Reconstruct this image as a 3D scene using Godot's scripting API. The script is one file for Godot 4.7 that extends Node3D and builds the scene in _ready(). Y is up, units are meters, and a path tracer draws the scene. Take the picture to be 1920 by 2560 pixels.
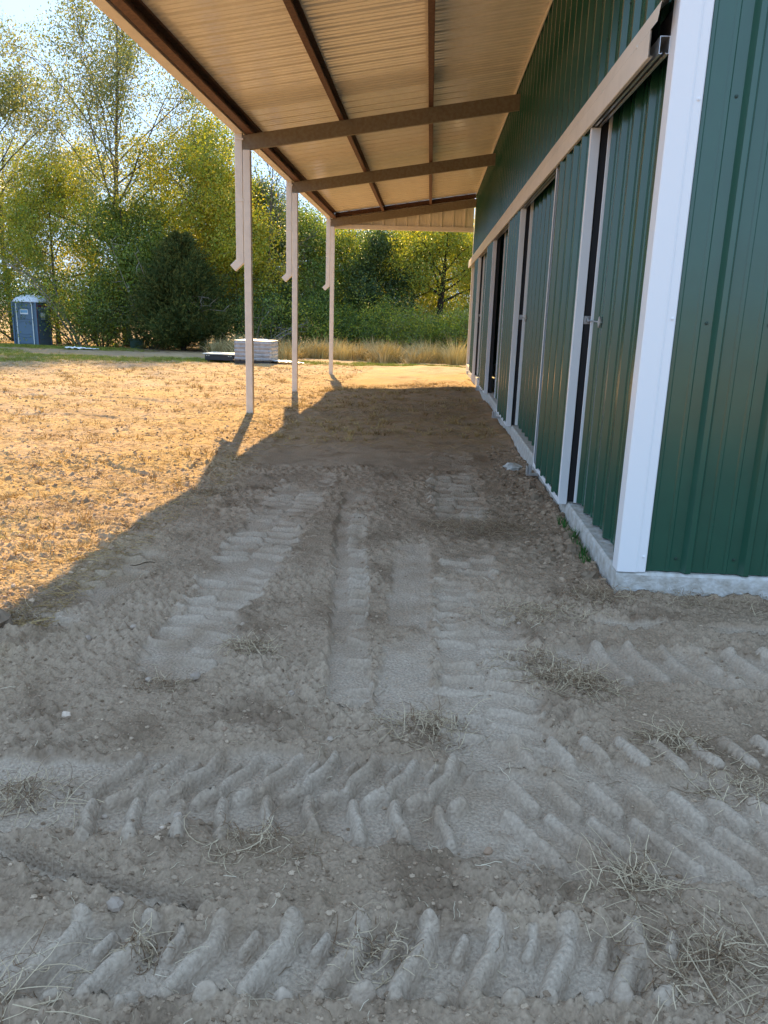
extends Node3D

# ---------------------------------------------------------------- set-up
var rng := RandomNumberGenerator.new()
var M := {}
var names := {}

const WALL := 1.066          # outer face of the barn's long side
const FRONT := -4.03         # outer face of the barn's front
const FAR := -21.9           # far end of the barn
const SLAB := 0.13
const POST_X := -2.652
const ROOF_SLOPE := 0.154

func _ready() -> void:
	rng.seed = 20231
	setup_camera_and_light()
	make_noises()
	make_materials()
	build_ground()
	build_barn()
	build_canopy()
	build_trees()
	build_undergrowth()
	build_objects()
	build_litter()

func setup_camera_and_light() -> void:
	var cam := Camera3D.new()
	cam.name = "camera"
	cam.fov = 66.996
	cam.near = 0.05
	cam.far = 600.0
	add_child(cam)
	cam.transform = Transform3D(Basis(Vector3(0.997875, 0.030647, -0.057496), Vector3(-0.044035, 0.967635, -0.248482), Vector3(0.048020, 0.250486, 0.966929)).orthonormalized(), Vector3(0, 1.45, 0))
	cam.current = true
	var sun := DirectionalLight3D.new()
	sun.name = "sun"
	sun.light_color = Color(1.0, 0.84, 0.58)
	sun.light_energy = 1.2
	sun.light_angular_distance = 0.5
	sun.shadow_enabled = true
	add_child(sun)
	sun.look_at_from_position(Vector3.ZERO, Vector3(0.23, -1.0, 1.35), Vector3.UP)
	var we := WorldEnvironment.new()
	we.name = "environment"
	var e := Environment.new()
	e.background_mode = Environment.BG_SKY
	var sk := Sky.new()
	var sm := ProceduralSkyMaterial.new()
	sm.sky_top_color = Color(0.195, 0.285, 0.42).linear_to_srgb()
	sm.sky_horizon_color = Color(0.23, 0.312, 0.425).linear_to_srgb()
	sm.sky_curve = 0.12
	sm.ground_bottom_color = Color(0.34, 0.27, 0.20)
	sm.ground_horizon_color = Color(0.52, 0.50, 0.44)
	sm.sun_angle_max = 4.0
	sm.sun_curve = 0.1
	sm.sky_energy_multiplier = 1.0
	sk.sky_material = sm
	e.sky = sk
	e.tonemap_mode = Environment.TONE_MAPPER_LINEAR
	e.tonemap_exposure = 4.35
	e.sdfgi_enabled = true
	e.ssao_enabled = true
	e.ssil_enabled = true
	we.environment = e
	add_child(we)

# ---------------------------------------------------------------- helpers
func numbered(n: String) -> String:
	if not names.has(n):
		names[n] = 0
		return n
	names[n] += 1
	return "%s_%03d" % [n, names[n]]

func thing(called: String, label: String, category: String, at := Vector3.ZERO, turn := 0.0, group := "") -> Node3D:
	var o := Node3D.new()
	o.name = numbered(called)
	add_child(o)
	o.position = at
	o.rotation.y = turn
	tag(o, label, category, group)
	return o

func tag(o: Node, label: String, category: String, group := "") -> void:
	o.set_meta("label", label)
	o.set_meta("category", category)
	if group != "":
		o.set_meta("group", group)

func mesh_node(called: String, mesh: Mesh, mat: Material, parent: Node = null) -> MeshInstance3D:
	var o := MeshInstance3D.new()
	o.mesh = mesh
	if mat != null:
		o.material_override = mat
	if parent == null:
		o.name = numbered(called)
		add_child(o)
	else:
		o.name = called
		parent.add_child(o, true)
	return o

func st_new() -> SurfaceTool:
	var st := SurfaceTool.new()
	st.begin(Mesh.PRIMITIVE_TRIANGLES)
	st.set_smooth_group(-1)
	return st

func commit(st: SurfaceTool, called: String, mat: Material, parent: Node = null) -> MeshInstance3D:
	st.generate_normals()
	return mesh_node(called, st.commit(), mat, parent)

func quad(st: SurfaceTool, a: Vector3, b: Vector3, c: Vector3, d: Vector3) -> void:
	for p in [a, b, c, a, c, d]:
		st.add_vertex(p)

# box between two corners, edges chamfered by c
func bx(st: SurfaceTool, lo: Vector3, hi: Vector3, c := 0.0) -> void:
	bx_t(st, Transform3D.IDENTITY, lo, hi, c)

func bx_t(st: SurfaceTool, t: Transform3D, lo: Vector3, hi: Vector3, c := 0.0) -> void:
	var mid := (lo + hi) * 0.5
	var h := (hi - lo) * 0.5
	var cc: float = min(c, min(h.x, min(h.y, h.z)) * 0.9)
	var tri := func(a: Vector3, b: Vector3, d: Vector3) -> void:
		var n := (b - a).cross(d - a)
		var o := (a + b + d) / 3.0
		var pts := [a, d, b] if n.dot(o) > 0.0 else [a, b, d]
		for p in pts:
			st.add_vertex(t * (mid + p))
	for ax in 3:
		for s in [-1.0, 1.0]:
			var u := (ax + 1) % 3
			var v := (ax + 2) % 3
			var q := []
			for k in [[-1.0, -1.0], [1.0, -1.0], [1.0, 1.0], [-1.0, 1.0]]:
				var p := Vector3()
				p[ax] = s * h[ax]
				p[u] = k[0] * (h[u] - cc)
				p[v] = k[1] * (h[v] - cc)
				q.append(p)
			tri.call(q[0], q[1], q[2])
			tri.call(q[0], q[2], q[3])
	if cc <= 0.0:
		return
	for ax in 3:
		var u := (ax + 1) % 3
		var v := (ax + 2) % 3
		for su in [-1.0, 1.0]:
			for sv in [-1.0, 1.0]:
				var q := []
				for e in [[-1.0, 0], [1.0, 0], [1.0, 1], [-1.0, 1]]:
					var p := Vector3()
					p[ax] = e[0] * (h[ax] - cc)
					p[u] = su * (h[u] - (cc if e[1] == 1 else 0.0))
					p[v] = sv * (h[v] - (cc if e[1] == 0 else 0.0))
					q.append(p)
				tri.call(q[0], q[1], q[2])
				tri.call(q[0], q[2], q[3])
	for sx in [-1.0, 1.0]:
		for sy in [-1.0, 1.0]:
			for sz in [-1.0, 1.0]:
				tri.call(Vector3(sx * h.x, sy * (h.y - cc), sz * (h.z - cc)), Vector3(sx * (h.x - cc), sy * h.y, sz * (h.z - cc)), Vector3(sx * (h.x - cc), sy * (h.y - cc), sz * h.z))

func box_node(called: String, lo: Vector3, hi: Vector3, mat: Material, parent: Node, c := 0.0) -> MeshInstance3D:
	var st := st_new()
	bx(st, lo, hi, c)
	return commit(st, called, mat, parent)

# a tube along points with radii
func tube(st: SurfaceTool, pts: Array, rad: Array, sides := 5) -> void:
	var rings := []
	var up := Vector3(0.31, 0.17, 0.93).normalized()
	for i in pts.size():
		var d: Vector3 = (pts[min(i + 1, pts.size() - 1)] - pts[max(i - 1, 0)]).normalized()
		var u := d.cross(up)
		if u.length() < 0.05:
			u = d.cross(Vector3(1, 0, 0))
		u = u.normalized()
		var v := d.cross(u)
		var ring := []
		for k in sides:
			var a := TAU * k / sides
			ring.append(pts[i] + (u * cos(a) + v * sin(a)) * rad[i])
		rings.append(ring)
	for i in pts.size() - 1:
		for k in sides:
			var k2 := (k + 1) % sides
			quad(st, rings[i][k], rings[i][k2], rings[i + 1][k2], rings[i + 1][k])
	var top: Array = rings[pts.size() - 1]
	for k in range(1, sides - 1):
		st.add_vertex(top[0]); st.add_vertex(top[k]); st.add_vertex(top[k + 1])

# profile (list of Vector2) swept along an axis; o + u*px + v*py + w*len
func sweep(st: SurfaceTool, prof: Array, o: Vector3, u: Vector3, v: Vector3, w: Vector3, closed := false) -> void:
	var n := prof.size()
	for i in (n if closed else n - 1):
		var a: Vector2 = prof[i]
		var b: Vector2 = prof[(i + 1) % n]
		var pa := o + u * a.x + v * a.y
		var pb := o + u * b.x + v * b.y
		quad(st, pa, pb, pb + w, pa + w)

# ---------------------------------------------------------------- materials
func lin(r: float, g: float, b: float) -> Color:
	return Color(r, g, b).linear_to_srgb()

func noise_tex(freq: float, lo: Color, hi: Color, size := 512, sd := 1, oct := 4, mid_at := -1.0, mid := Color.WHITE, type := FastNoiseLite.TYPE_SIMPLEX_SMOOTH) -> NoiseTexture2D:
	var n := FastNoiseLite.new()
	n.noise_type = type
	n.frequency = freq
	n.seed = sd
	n.fractal_octaves = oct
	var t := NoiseTexture2D.new()
	t.width = size
	t.height = size
	t.seamless = true
	t.noise = n
	var g := Gradient.new()
	g.set_color(0, lo)
	g.set_color(1, hi)
	if mid_at > 0.0:
		g.add_point(mid_at, mid)
	t.color_ramp = g
	return t

func mat(called: String, col: Color, rough := 0.8, metal := 0.0, spec := 0.5) -> StandardMaterial3D:
	var m := StandardMaterial3D.new()
	m.resource_name = called
	m.albedo_color = col
	m.roughness = rough
	m.metallic = metal
	m.metallic_specular = spec
	M[called] = m
	return m

func triplanar(m: StandardMaterial3D, tex: Texture2D, scale: float, bump: Texture2D = null, cm := 0.0) -> void:
	m.uv1_triplanar = true
	m.uv1_world_triplanar = true
	m.uv1_scale = Vector3.ONE * scale
	if tex != null:
		m.albedo_texture = tex
	if bump != null:
		m.heightmap_enabled = true
		m.heightmap_texture = bump
		m.heightmap_scale = cm

func grey(a: float) -> Color:
	return Color(a, a, a)

func make_materials() -> void:
	var grain := noise_tex(0.06, grey(0.55), grey(1.0), 512, 5, 5)
	var fine := noise_tex(0.05, grey(0.0), grey(1.0), 512, 9, 5)
	var soft := noise_tex(0.008, grey(0.94), grey(1.0), 512, 12, 4)
	var ground := mat("soil", Color.WHITE, 0.95, 0.0, 0.25)
	ground.vertex_color_use_as_albedo = true
	triplanar(ground, noise_tex(0.06, grey(0.74), grey(1.0), 1024, 3, 6), 1.1, noise_tex(0.05, grey(0.0), grey(1.0), 1024, 31, 6), 0.7)
	var clod := mat("clod", Color.WHITE, 0.95, 0.0, 0.2)
	clod.vertex_color_use_as_albedo = true
	var steel_bump := noise_tex(0.006, grey(0.3), grey(0.7), 512, 21, 3)
	var green := mat("green_paint", lin(0.017, 0.082, 0.052), 0.22, 0.0, 0.62)
	triplanar(green, soft, 0.9, steel_bump, 0.15)
	var white := mat("white_trim", lin(0.78, 0.79, 0.80), 0.34)
	var tan := mat("stone_trim", lin(0.74, 0.68, 0.59), 0.40)
	triplanar(tan, soft, 1.1)
	var under := mat("roof_underside", lin(0.84, 0.78, 0.66), 0.17)
	triplanar(under, soft, 0.7, steel_bump, 0.06)
	mat("roof_top", lin(0.50, 0.51, 0.50), 0.4)
	var rafter := mat("primed_steel", lin(1, 1, 1), 0.62)
	triplanar(rafter, noise_tex(0.012, lin(0.15, 0.112, 0.075), lin(0.20, 0.18, 0.135), 512, 41, 5), 2.2, fine, 0.06)
	var purlin := mat("rusty_steel", lin(1, 1, 1), 0.7)
	triplanar(purlin, noise_tex(0.02, lin(0.075, 0.032, 0.018), lin(0.20, 0.095, 0.05), 512, 43, 5), 1.8, fine, 0.06)
	var black := mat("black_steel", lin(0.018, 0.018, 0.021), 0.55)
	triplanar(black, soft, 2.0)
	var conc := mat("concrete", lin(1, 1, 1), 0.9, 0.0, 0.3)
	triplanar(conc, noise_tex(0.018, lin(0.36, 0.33, 0.28), lin(0.60, 0.60, 0.58), 512, 51, 6), 1.5, fine, 0.35)
	mat("galvanised", lin(0.62, 0.63, 0.64), 0.32, 0.85)
	var inside := mat("grey_liner", lin(0.12, 0.12, 0.115), 0.8)
	triplanar(inside, grain, 1.0)
	mat("green_screw", lin(0.012, 0.045, 0.03), 0.35)
	var bark := mat("bark", lin(1, 1, 1), 0.95, 0.0, 0.2)
	triplanar(bark, noise_tex(0.03, lin(0.055, 0.045, 0.035), lin(0.19, 0.165, 0.135), 512, 61, 5), 1.2, fine, 1.0)
	var dbark := mat("dark_bark", lin(1, 1, 1), 0.95, 0.0, 0.2)
	triplanar(dbark, noise_tex(0.03, lin(0.02, 0.016, 0.012), lin(0.06, 0.05, 0.04), 512, 63, 5), 1.2, fine, 1.0)
	var twig := mat("pale_twig", lin(1, 1, 1), 0.9, 0.0, 0.2)
	triplanar(twig, noise_tex(0.03, lin(0.17, 0.15, 0.12), lin(0.34, 0.31, 0.27), 256, 65, 4), 2.0)
	var leaf := mat("leaf", Color.WHITE, 0.42, 0.0, 0.5)
	leaf.vertex_color_use_as_albedo = true
	leaf.backlight_enabled = true
	leaf.backlight = Color(1.0, 1.0, 0.62)
	leaf.cull_mode = BaseMaterial3D.CULL_DISABLED
	var needle := mat("needle", Color.WHITE, 0.7, 0.0, 0.3)
	needle.vertex_color_use_as_albedo = true
	needle.backlight_enabled = true
	needle.backlight = Color(0.5, 0.5, 0.2)
	needle.cull_mode = BaseMaterial3D.CULL_DISABLED
	var straw := mat("straw", Color.WHITE, 0.85, 0.0, 0.3)
	straw.vertex_color_use_as_albedo = true
	straw.backlight_enabled = true
	straw.backlight = Color(0.5, 0.5, 0.4)
	straw.cull_mode = BaseMaterial3D.CULL_DISABLED
	mat("toilet_blue", lin(0.085, 0.15, 0.22), 0.5)
	mat("toilet_panel", lin(0.065, 0.115, 0.165), 0.5)
	mat("toilet_roof", lin(0.55, 0.60, 0.66), 0.4)
	mat("toilet_white", lin(0.72, 0.76, 0.72), 0.45)
	mat("toilet_red", lin(0.16, 0.03, 0.045), 0.5)
	mat("sign_blue", lin(0.16, 0.34, 0.52), 0.5)
	mat("sign_pale", lin(0.62, 0.68, 0.70), 0.5)
	mat("black_plastic", lin(0.022, 0.022, 0.024), 0.5)
	mat("pale_lid", lin(0.66, 0.64, 0.56), 0.5)
	var wrap := mat("stretch_wrap", lin(0.36, 0.36, 0.37), 0.18, 0.0, 0.6)
	triplanar(wrap, noise_tex(0.012, grey(0.8), grey(1.0), 256, 71, 4), 1.2, noise_tex(0.02, grey(0.0), grey(1.0), 256, 73, 4), 0.5)
	mat("wrap_top", lin(0.8, 0.8, 0.8), 0.35)
	mat("white_sheet", lin(0.75, 0.76, 0.78), 0.5)
	mat("dark_green_plastic", lin(0.015, 0.05, 0.035), 0.5)
	var wood := mat("pallet_wood", lin(0.2, 0.15, 0.1), 0.85)
	triplanar(wood, grain, 2.0)

# ---------------------------------------------------------------- ground
var n_big := FastNoiseLite.new()
var n_mid := FastNoiseLite.new()
var n_sm := FastNoiseLite.new()
var n_fine := FastNoiseLite.new()
var n_patch := FastNoiseLite.new()
var n_cell := FastNoiseLite.new()

func make_noises() -> void:
	var a := [[n_big, 0.35, 101, 3], [n_mid, 2.6, 102, 3], [n_sm, 13.0, 103, 3], [n_fine, 46.0, 104, 2], [n_patch, 0.9, 105, 4]]
	for r in a:
		var n: FastNoiseLite = r[0]
		n.noise_type = FastNoiseLite.TYPE_SIMPLEX_SMOOTH
		n.frequency = r[1]
		n.seed = r[2]
		n.fractal_octaves = r[3]
	n_cell.noise_type = FastNoiseLite.TYPE_CELLULAR
	n_cell.cellular_return_type = FastNoiseLite.RETURN_DISTANCE
	n_cell.frequency = 16.0
	n_cell.seed = 106
	n_cell.fractal_type = FastNoiseLite.FRACTAL_NONE

# broad lie of the land
func lie(x: float, z: float) -> float:
	var d := -z - 3.5
	var y := 0.0
	if d > 0.0:
		y = -0.0135 * min(d, 17.5) - 0.018 * clampf(d - 17.5, 0.0, 60.0)
	var near_wall := smoothstep(-2.4, 0.9, x) * (1.0 - smoothstep(-24.0, -20.5, z) * 0.0)
	if z < -23.5:
		near_wall *= clamp(1.0 - (-z - 23.5) / 5.0, 0.0, 1.0)
	return y * (1.0 - 0.62 * near_wall)

func land(x: float, z: float) -> float:
	var far := smoothstep(4.0, 14.0, -z)
	return lie(x, z) + n_big.get_noise_2d(x, z) * (0.018 + 0.05 * far) + n_mid.get_noise_2d(x, z) * 0.012

# prints pressed into the soil
var floors := []      # [p0, p1, half width, depth, press, striated]
var bars := []        # [[points], radius, height]

func floor_print(x0: float, z0: float, x1: float, z1: float, hw: float, depth: float, press: float, strip := 0.0) -> void:
	floors.append([Vector2(x0, z0), Vector2(x1, z1), hw, depth, press, strip])

func bar_print(pts: Array, r: float, h: float) -> void:
	bars.append([pts, r, h])

func cross_rows(path: Array, hw: Array, period: float, skew: float, r: float, h: float, rows: int) -> void:
	# lug bars lying across a track that follows path (Vector2 list)
	var total := 0.0
	for i in path.size() - 1:
		total += path[i].distance_to(path[i + 1])
	var s := 0.0
	while s < total:
		var q := s
		var i := 0
		while i < path.size() - 2 and q > path[i].distance_to(path[i + 1]):
			q -= path[i].distance_to(path[i + 1])
			i += 1
		var f: float = q / path[i].distance_to(path[i + 1])
		var c: Vector2 = path[i].lerp(path[i + 1], f)
		var w: float = lerp(hw[i], hw[i + 1], f)
		var d: Vector2 = (path[i + 1] - path[i]).normalized()
		var across := Vector2(-d.y, d.x)
		var j := rng.randf_range(-0.012, 0.012)
		var ti := rng.randf_range(-0.022, 0.030)
		var cu := rng.randf_range(-0.012, 0.016)
		if rng.randf() < 0.82:
			bar_print([c + across * w * rng.randf_range(0.85, 1.05) + d * j, c + across * w * 0.72 + d * (j + skew * 0.3 + cu), c + across * w * 0.4 + d * (j + skew * 0.8 + ti * 0.6), c + across * w * rng.randf_range(-0.05, 0.2) + d * (j + skew + ti)], r * rng.randf_range(0.75, 1.2), h * rng.randf_range(0.45, 1.15))
		if rows > 1 and rng.randf() < 0.75:
			var o := d * (period * 0.5 + rng.randf_range(-0.01, 0.01))
			bar_print([c - across * w * rng.randf_range(0.85, 1.05) + o, c - across * w * 0.65 + o + d * (skew * 0.4 - cu), c - across * w * 0.35 + o + d * (skew * 0.8 - ti * 0.5), c - across * w * rng.randf_range(-0.05, 0.25) + o + d * (skew - ti)], r * rng.randf_range(0.85, 1.15), h * rng.randf_range(0.6, 1.1))
		s += period

func lay_prints() -> void:
	# track A, nearest the camera: long curved bars, short ones between
	floor_print(-1.7, -1.37, -0.9, -1.40, 0.10, 0.020, 0.95)
	floor_print(-0.9, -1.40, 0.46, -1.50, 0.10, 0.024, 1.0)
	for k in range(-1, 8):
		var x0 := 0.40 - 0.168 * k + rng.randf_range(-0.008, 0.008)
		var zc := -1.435 - 0.075 * (x0 + 0.35)
		var hh := rng.randf_range(0.026, 0.034)
		bar_print([Vector2(x0, zc - 0.105), Vector2(x0 - 0.010, zc - 0.045), Vector2(x0 - 0.045, zc + 0.015), Vector2(x0 - 0.075, zc + 0.085)], 0.027, hh)
		bar_print([Vector2(x0 + 0.085, zc - 0.085), Vector2(x0 + 0.066, zc - 0.035)], 0.018, hh * 0.8)
		bar_print([Vector2(x0 + 0.030, zc + 0.080), Vector2(x0 + 0.012, zc + 0.095)], 0.022, hh * 0.7)
	# track B, two rows with a crumbled seam between
	floor_print(-1.6, -1.93, -0.55, -2.09, 0.20, 0.014, 0.75)
	floor_print(-0.55, -2.09, 0.35, -2.07, 0.21, 0.016, 0.85)
	floor_print(0.30, -2.05, 1.6, -2.05, 0.27, 0.013, 0.7)
	for k in range(0, 9):
		var x0 := -0.25 - 0.128 * k + 0.128 * 3 + rng.randf_range(-0.01, 0.01)
		var zt := -2.28 + 0.135 * clampf(-(x0 + 0.3), 0.0, 2.0)
		bar_print([Vector2(x0, zt), Vector2(x0 - 0.020, zt + 0.07), Vector2(x0 - 0.065, zt + 0.14), Vector2(x0 - 0.078, zt + 0.20)], 0.021, rng.randf_range(0.018, 0.028))
		bar_print([Vector2(x0 + 0.07, zt + 0.02), Vector2(x0 + 0.048, zt + 0.07)], 0.014, 0.015)
		var zl := zt + 0.245
		var xl := x0 - 0.05
		bar_print([Vector2(xl, zl), Vector2(xl + 0.004, zl + 0.05), Vector2(xl + 0.028, zl + 0.10), Vector2(xl + 0.034, zl + 0.15)], 0.022, rng.randf_range(0.02, 0.03))
		bar_print([Vector2(xl + 0.07, zl - 0.045), Vector2(xl + 0.045, zl - 0.015)], 0.026, 0.026)
	for k in 10:
		var x0 := 0.36 + 0.125 * k
		var zt := -2.44 - 0.05 * k * 0.3
		bar_print([Vector2(x0, zt), Vector2(x0 + 0.05, zt + 0.13)], 0.026, rng.randf_range(0.014, 0.024))
		bar_print([Vector2(x0 - 0.03, -2.18), Vector2(x0 + 0.02, -2.08)], 0.030, rng.randf_range(0.02, 0.03))
		bar_print([Vector2(x0 - 0.06, -2.03), Vector2(x0 - 0.01, -1.95), Vector2(x0 + 0.06, -1.84)], 0.026, rng.randf_range(0.018, 0.028))
	# narrow slick groove and the crumbly berm beside track A
	floor_print(-1.35, -1.83, -0.94, -1.68, 0.028, 0.030, 1.0)
	floor_print(-0.94, -1.68, -0.52, -1.59, 0.026, 0.026, 1.0)
	# the long tracks that lead under the roof
	var c := [Vector2(-1.0, -2.95), Vector2(-1.02, -4.15), Vector2(-1.03, -5.45), Vector2(-1.0, -6.9)]
	floor_print(-1.0, -2.95, -1.02, -4.15, 0.18, 0.018, 0.9)
	floor_print(-1.02, -4.15, -1.03, -5.45, 0.22, 0.016, 0.8)
	floor_print(-1.03, -5.45, -1.0, -6.9, 0.23, 0.014, 0.7)
	cross_rows(c, [0.17, 0.20, 0.23, 0.24], 0.135, 0.03, 0.021, 0.017, 2)
	var d := [Vector2(-0.25, -2.72), Vector2(-0.34, -3.7), Vector2(-0.48, -5.0), Vector2(-0.54, -6.3)]
	floor_print(-0.25, -2.72, -0.34, -3.7, 0.085, 0.022, 0.8)
	floor_print(-0.34, -3.7, -0.48, -5.0, 0.10, 0.020, 0.8)
	floor_print(-0.48, -5.0, -0.54, -6.3, 0.11, 0.018, 0.7)
	cross_rows(d, [0.08, 0.09, 0.1, 0.1], 0.105, 0.01, 0.021, 0.022, 1)
	floor_print(-0.03, -2.62, -0.05, -4.75, 0.11, 0.008, 0.8, 1.0)
	var e := [Vector2(0.29, -2.42), Vector2(0.30, -3.24), Vector2(0.28, -3.95), Vector2(0.30, -4.75)]
	floor_print(0.29, -2.42, 0.30, -3.24, 0.20, 0.016, 0.8)
	floor_print(0.30, -3.24, 0.28, -3.95, 0.20, 0.018, 0.9)
	floor_print(0.28, -3.95, 0.30, -4.8, 0.16, 0.012, 0.8)
	cross_rows(e, [0.19, 0.20, 0.18, 0.15], 0.118, 0.02, 0.021, 0.018, 2)
	var f := [Vector2(0.30, -5.6), Vector2(0.24, -6.6), Vector2(0.30, -8.4)]
	floor_print(0.30, -5.6, 0.30, -8.4, 0.2, 0.014, 0.5)
	cross_rows(f, [0.2, 0.2, 0.2], 0.15, 0.02, 0.022, 0.022, 2)
	# right of the corner
	floor_print(0.75, -3.16, 2.2, -3.12, 0.17, 0.014, 0.7)
	for k in 9:
		var x0 := 0.82 + 0.15 * k
		bar_print([Vector2(x0, -3.32), Vector2(x0 + 0.03, -3.18), Vector2(x0 + 0.08, -3.03)], 0.033, rng.randf_range(0.018, 0.026))
	floor_print(0.9, -3.62, 2.2, -3.60, 0.05, 0.012, 0.9)
	# left of the shadow's edge
	floor_print(-1.72, -3.35, -1.62, -4.3, 0.14, 0.014, 0.7)
	cross_rows([Vector2(-1.70, -3.3), Vector2(-1.62, -4.3)], [0.14, 0.15], 0.15, 0.03, 0.020, 0.020, 2)
	# slick lines in the sun
	floor_print(-4.9, -8.6, -3.5, -7.47, 0.05, 0.02, 0.5)
	floor_print(-3.5, -7.47, -1.9, -6.25, 0.05, 0.02, 0.5)
	floor_print(-6.5, -10.5, -2.2, -10.7, 0.06, 0.02, 0.4)
	floor_print(-7.0, -13.2, -2.0, -12.6, 0.10, 0.02, 0.3)

var soil_dry := Color(0.50, 0.375, 0.262)
var soil_loose := Color(0.37, 0.268, 0.180)
var soil_dark := Color(0.235, 0.162, 0.105)
var soil_slick := Color(0.56, 0.445, 0.335)
var thatch := Color(0.46, 0.330, 0.165)
var turf := Color(0.120, 0.160, 0.030)

var g_v := PackedVector3Array()
var g_n := PackedVector3Array()
var g_c := PackedColorArray()
var g_i := PackedInt32Array()
var g_p := PackedFloat32Array()

# how much of the prints the loose soil has left
func worn(x: float, z: float) -> float:
	if z > -2.75:
		return smoothstep(-0.75, -0.35, n_patch.get_noise_2d(x * 1.2 + 77.0, z * 1.2) + 0.2 * n_sm.get_noise_2d(x, z))
	return smoothstep(-0.42, -0.08, n_patch.get_noise_2d(x * 1.2 + 77.0, z * 1.2) + 0.12 * n_sm.get_noise_2d(x, z))

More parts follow.
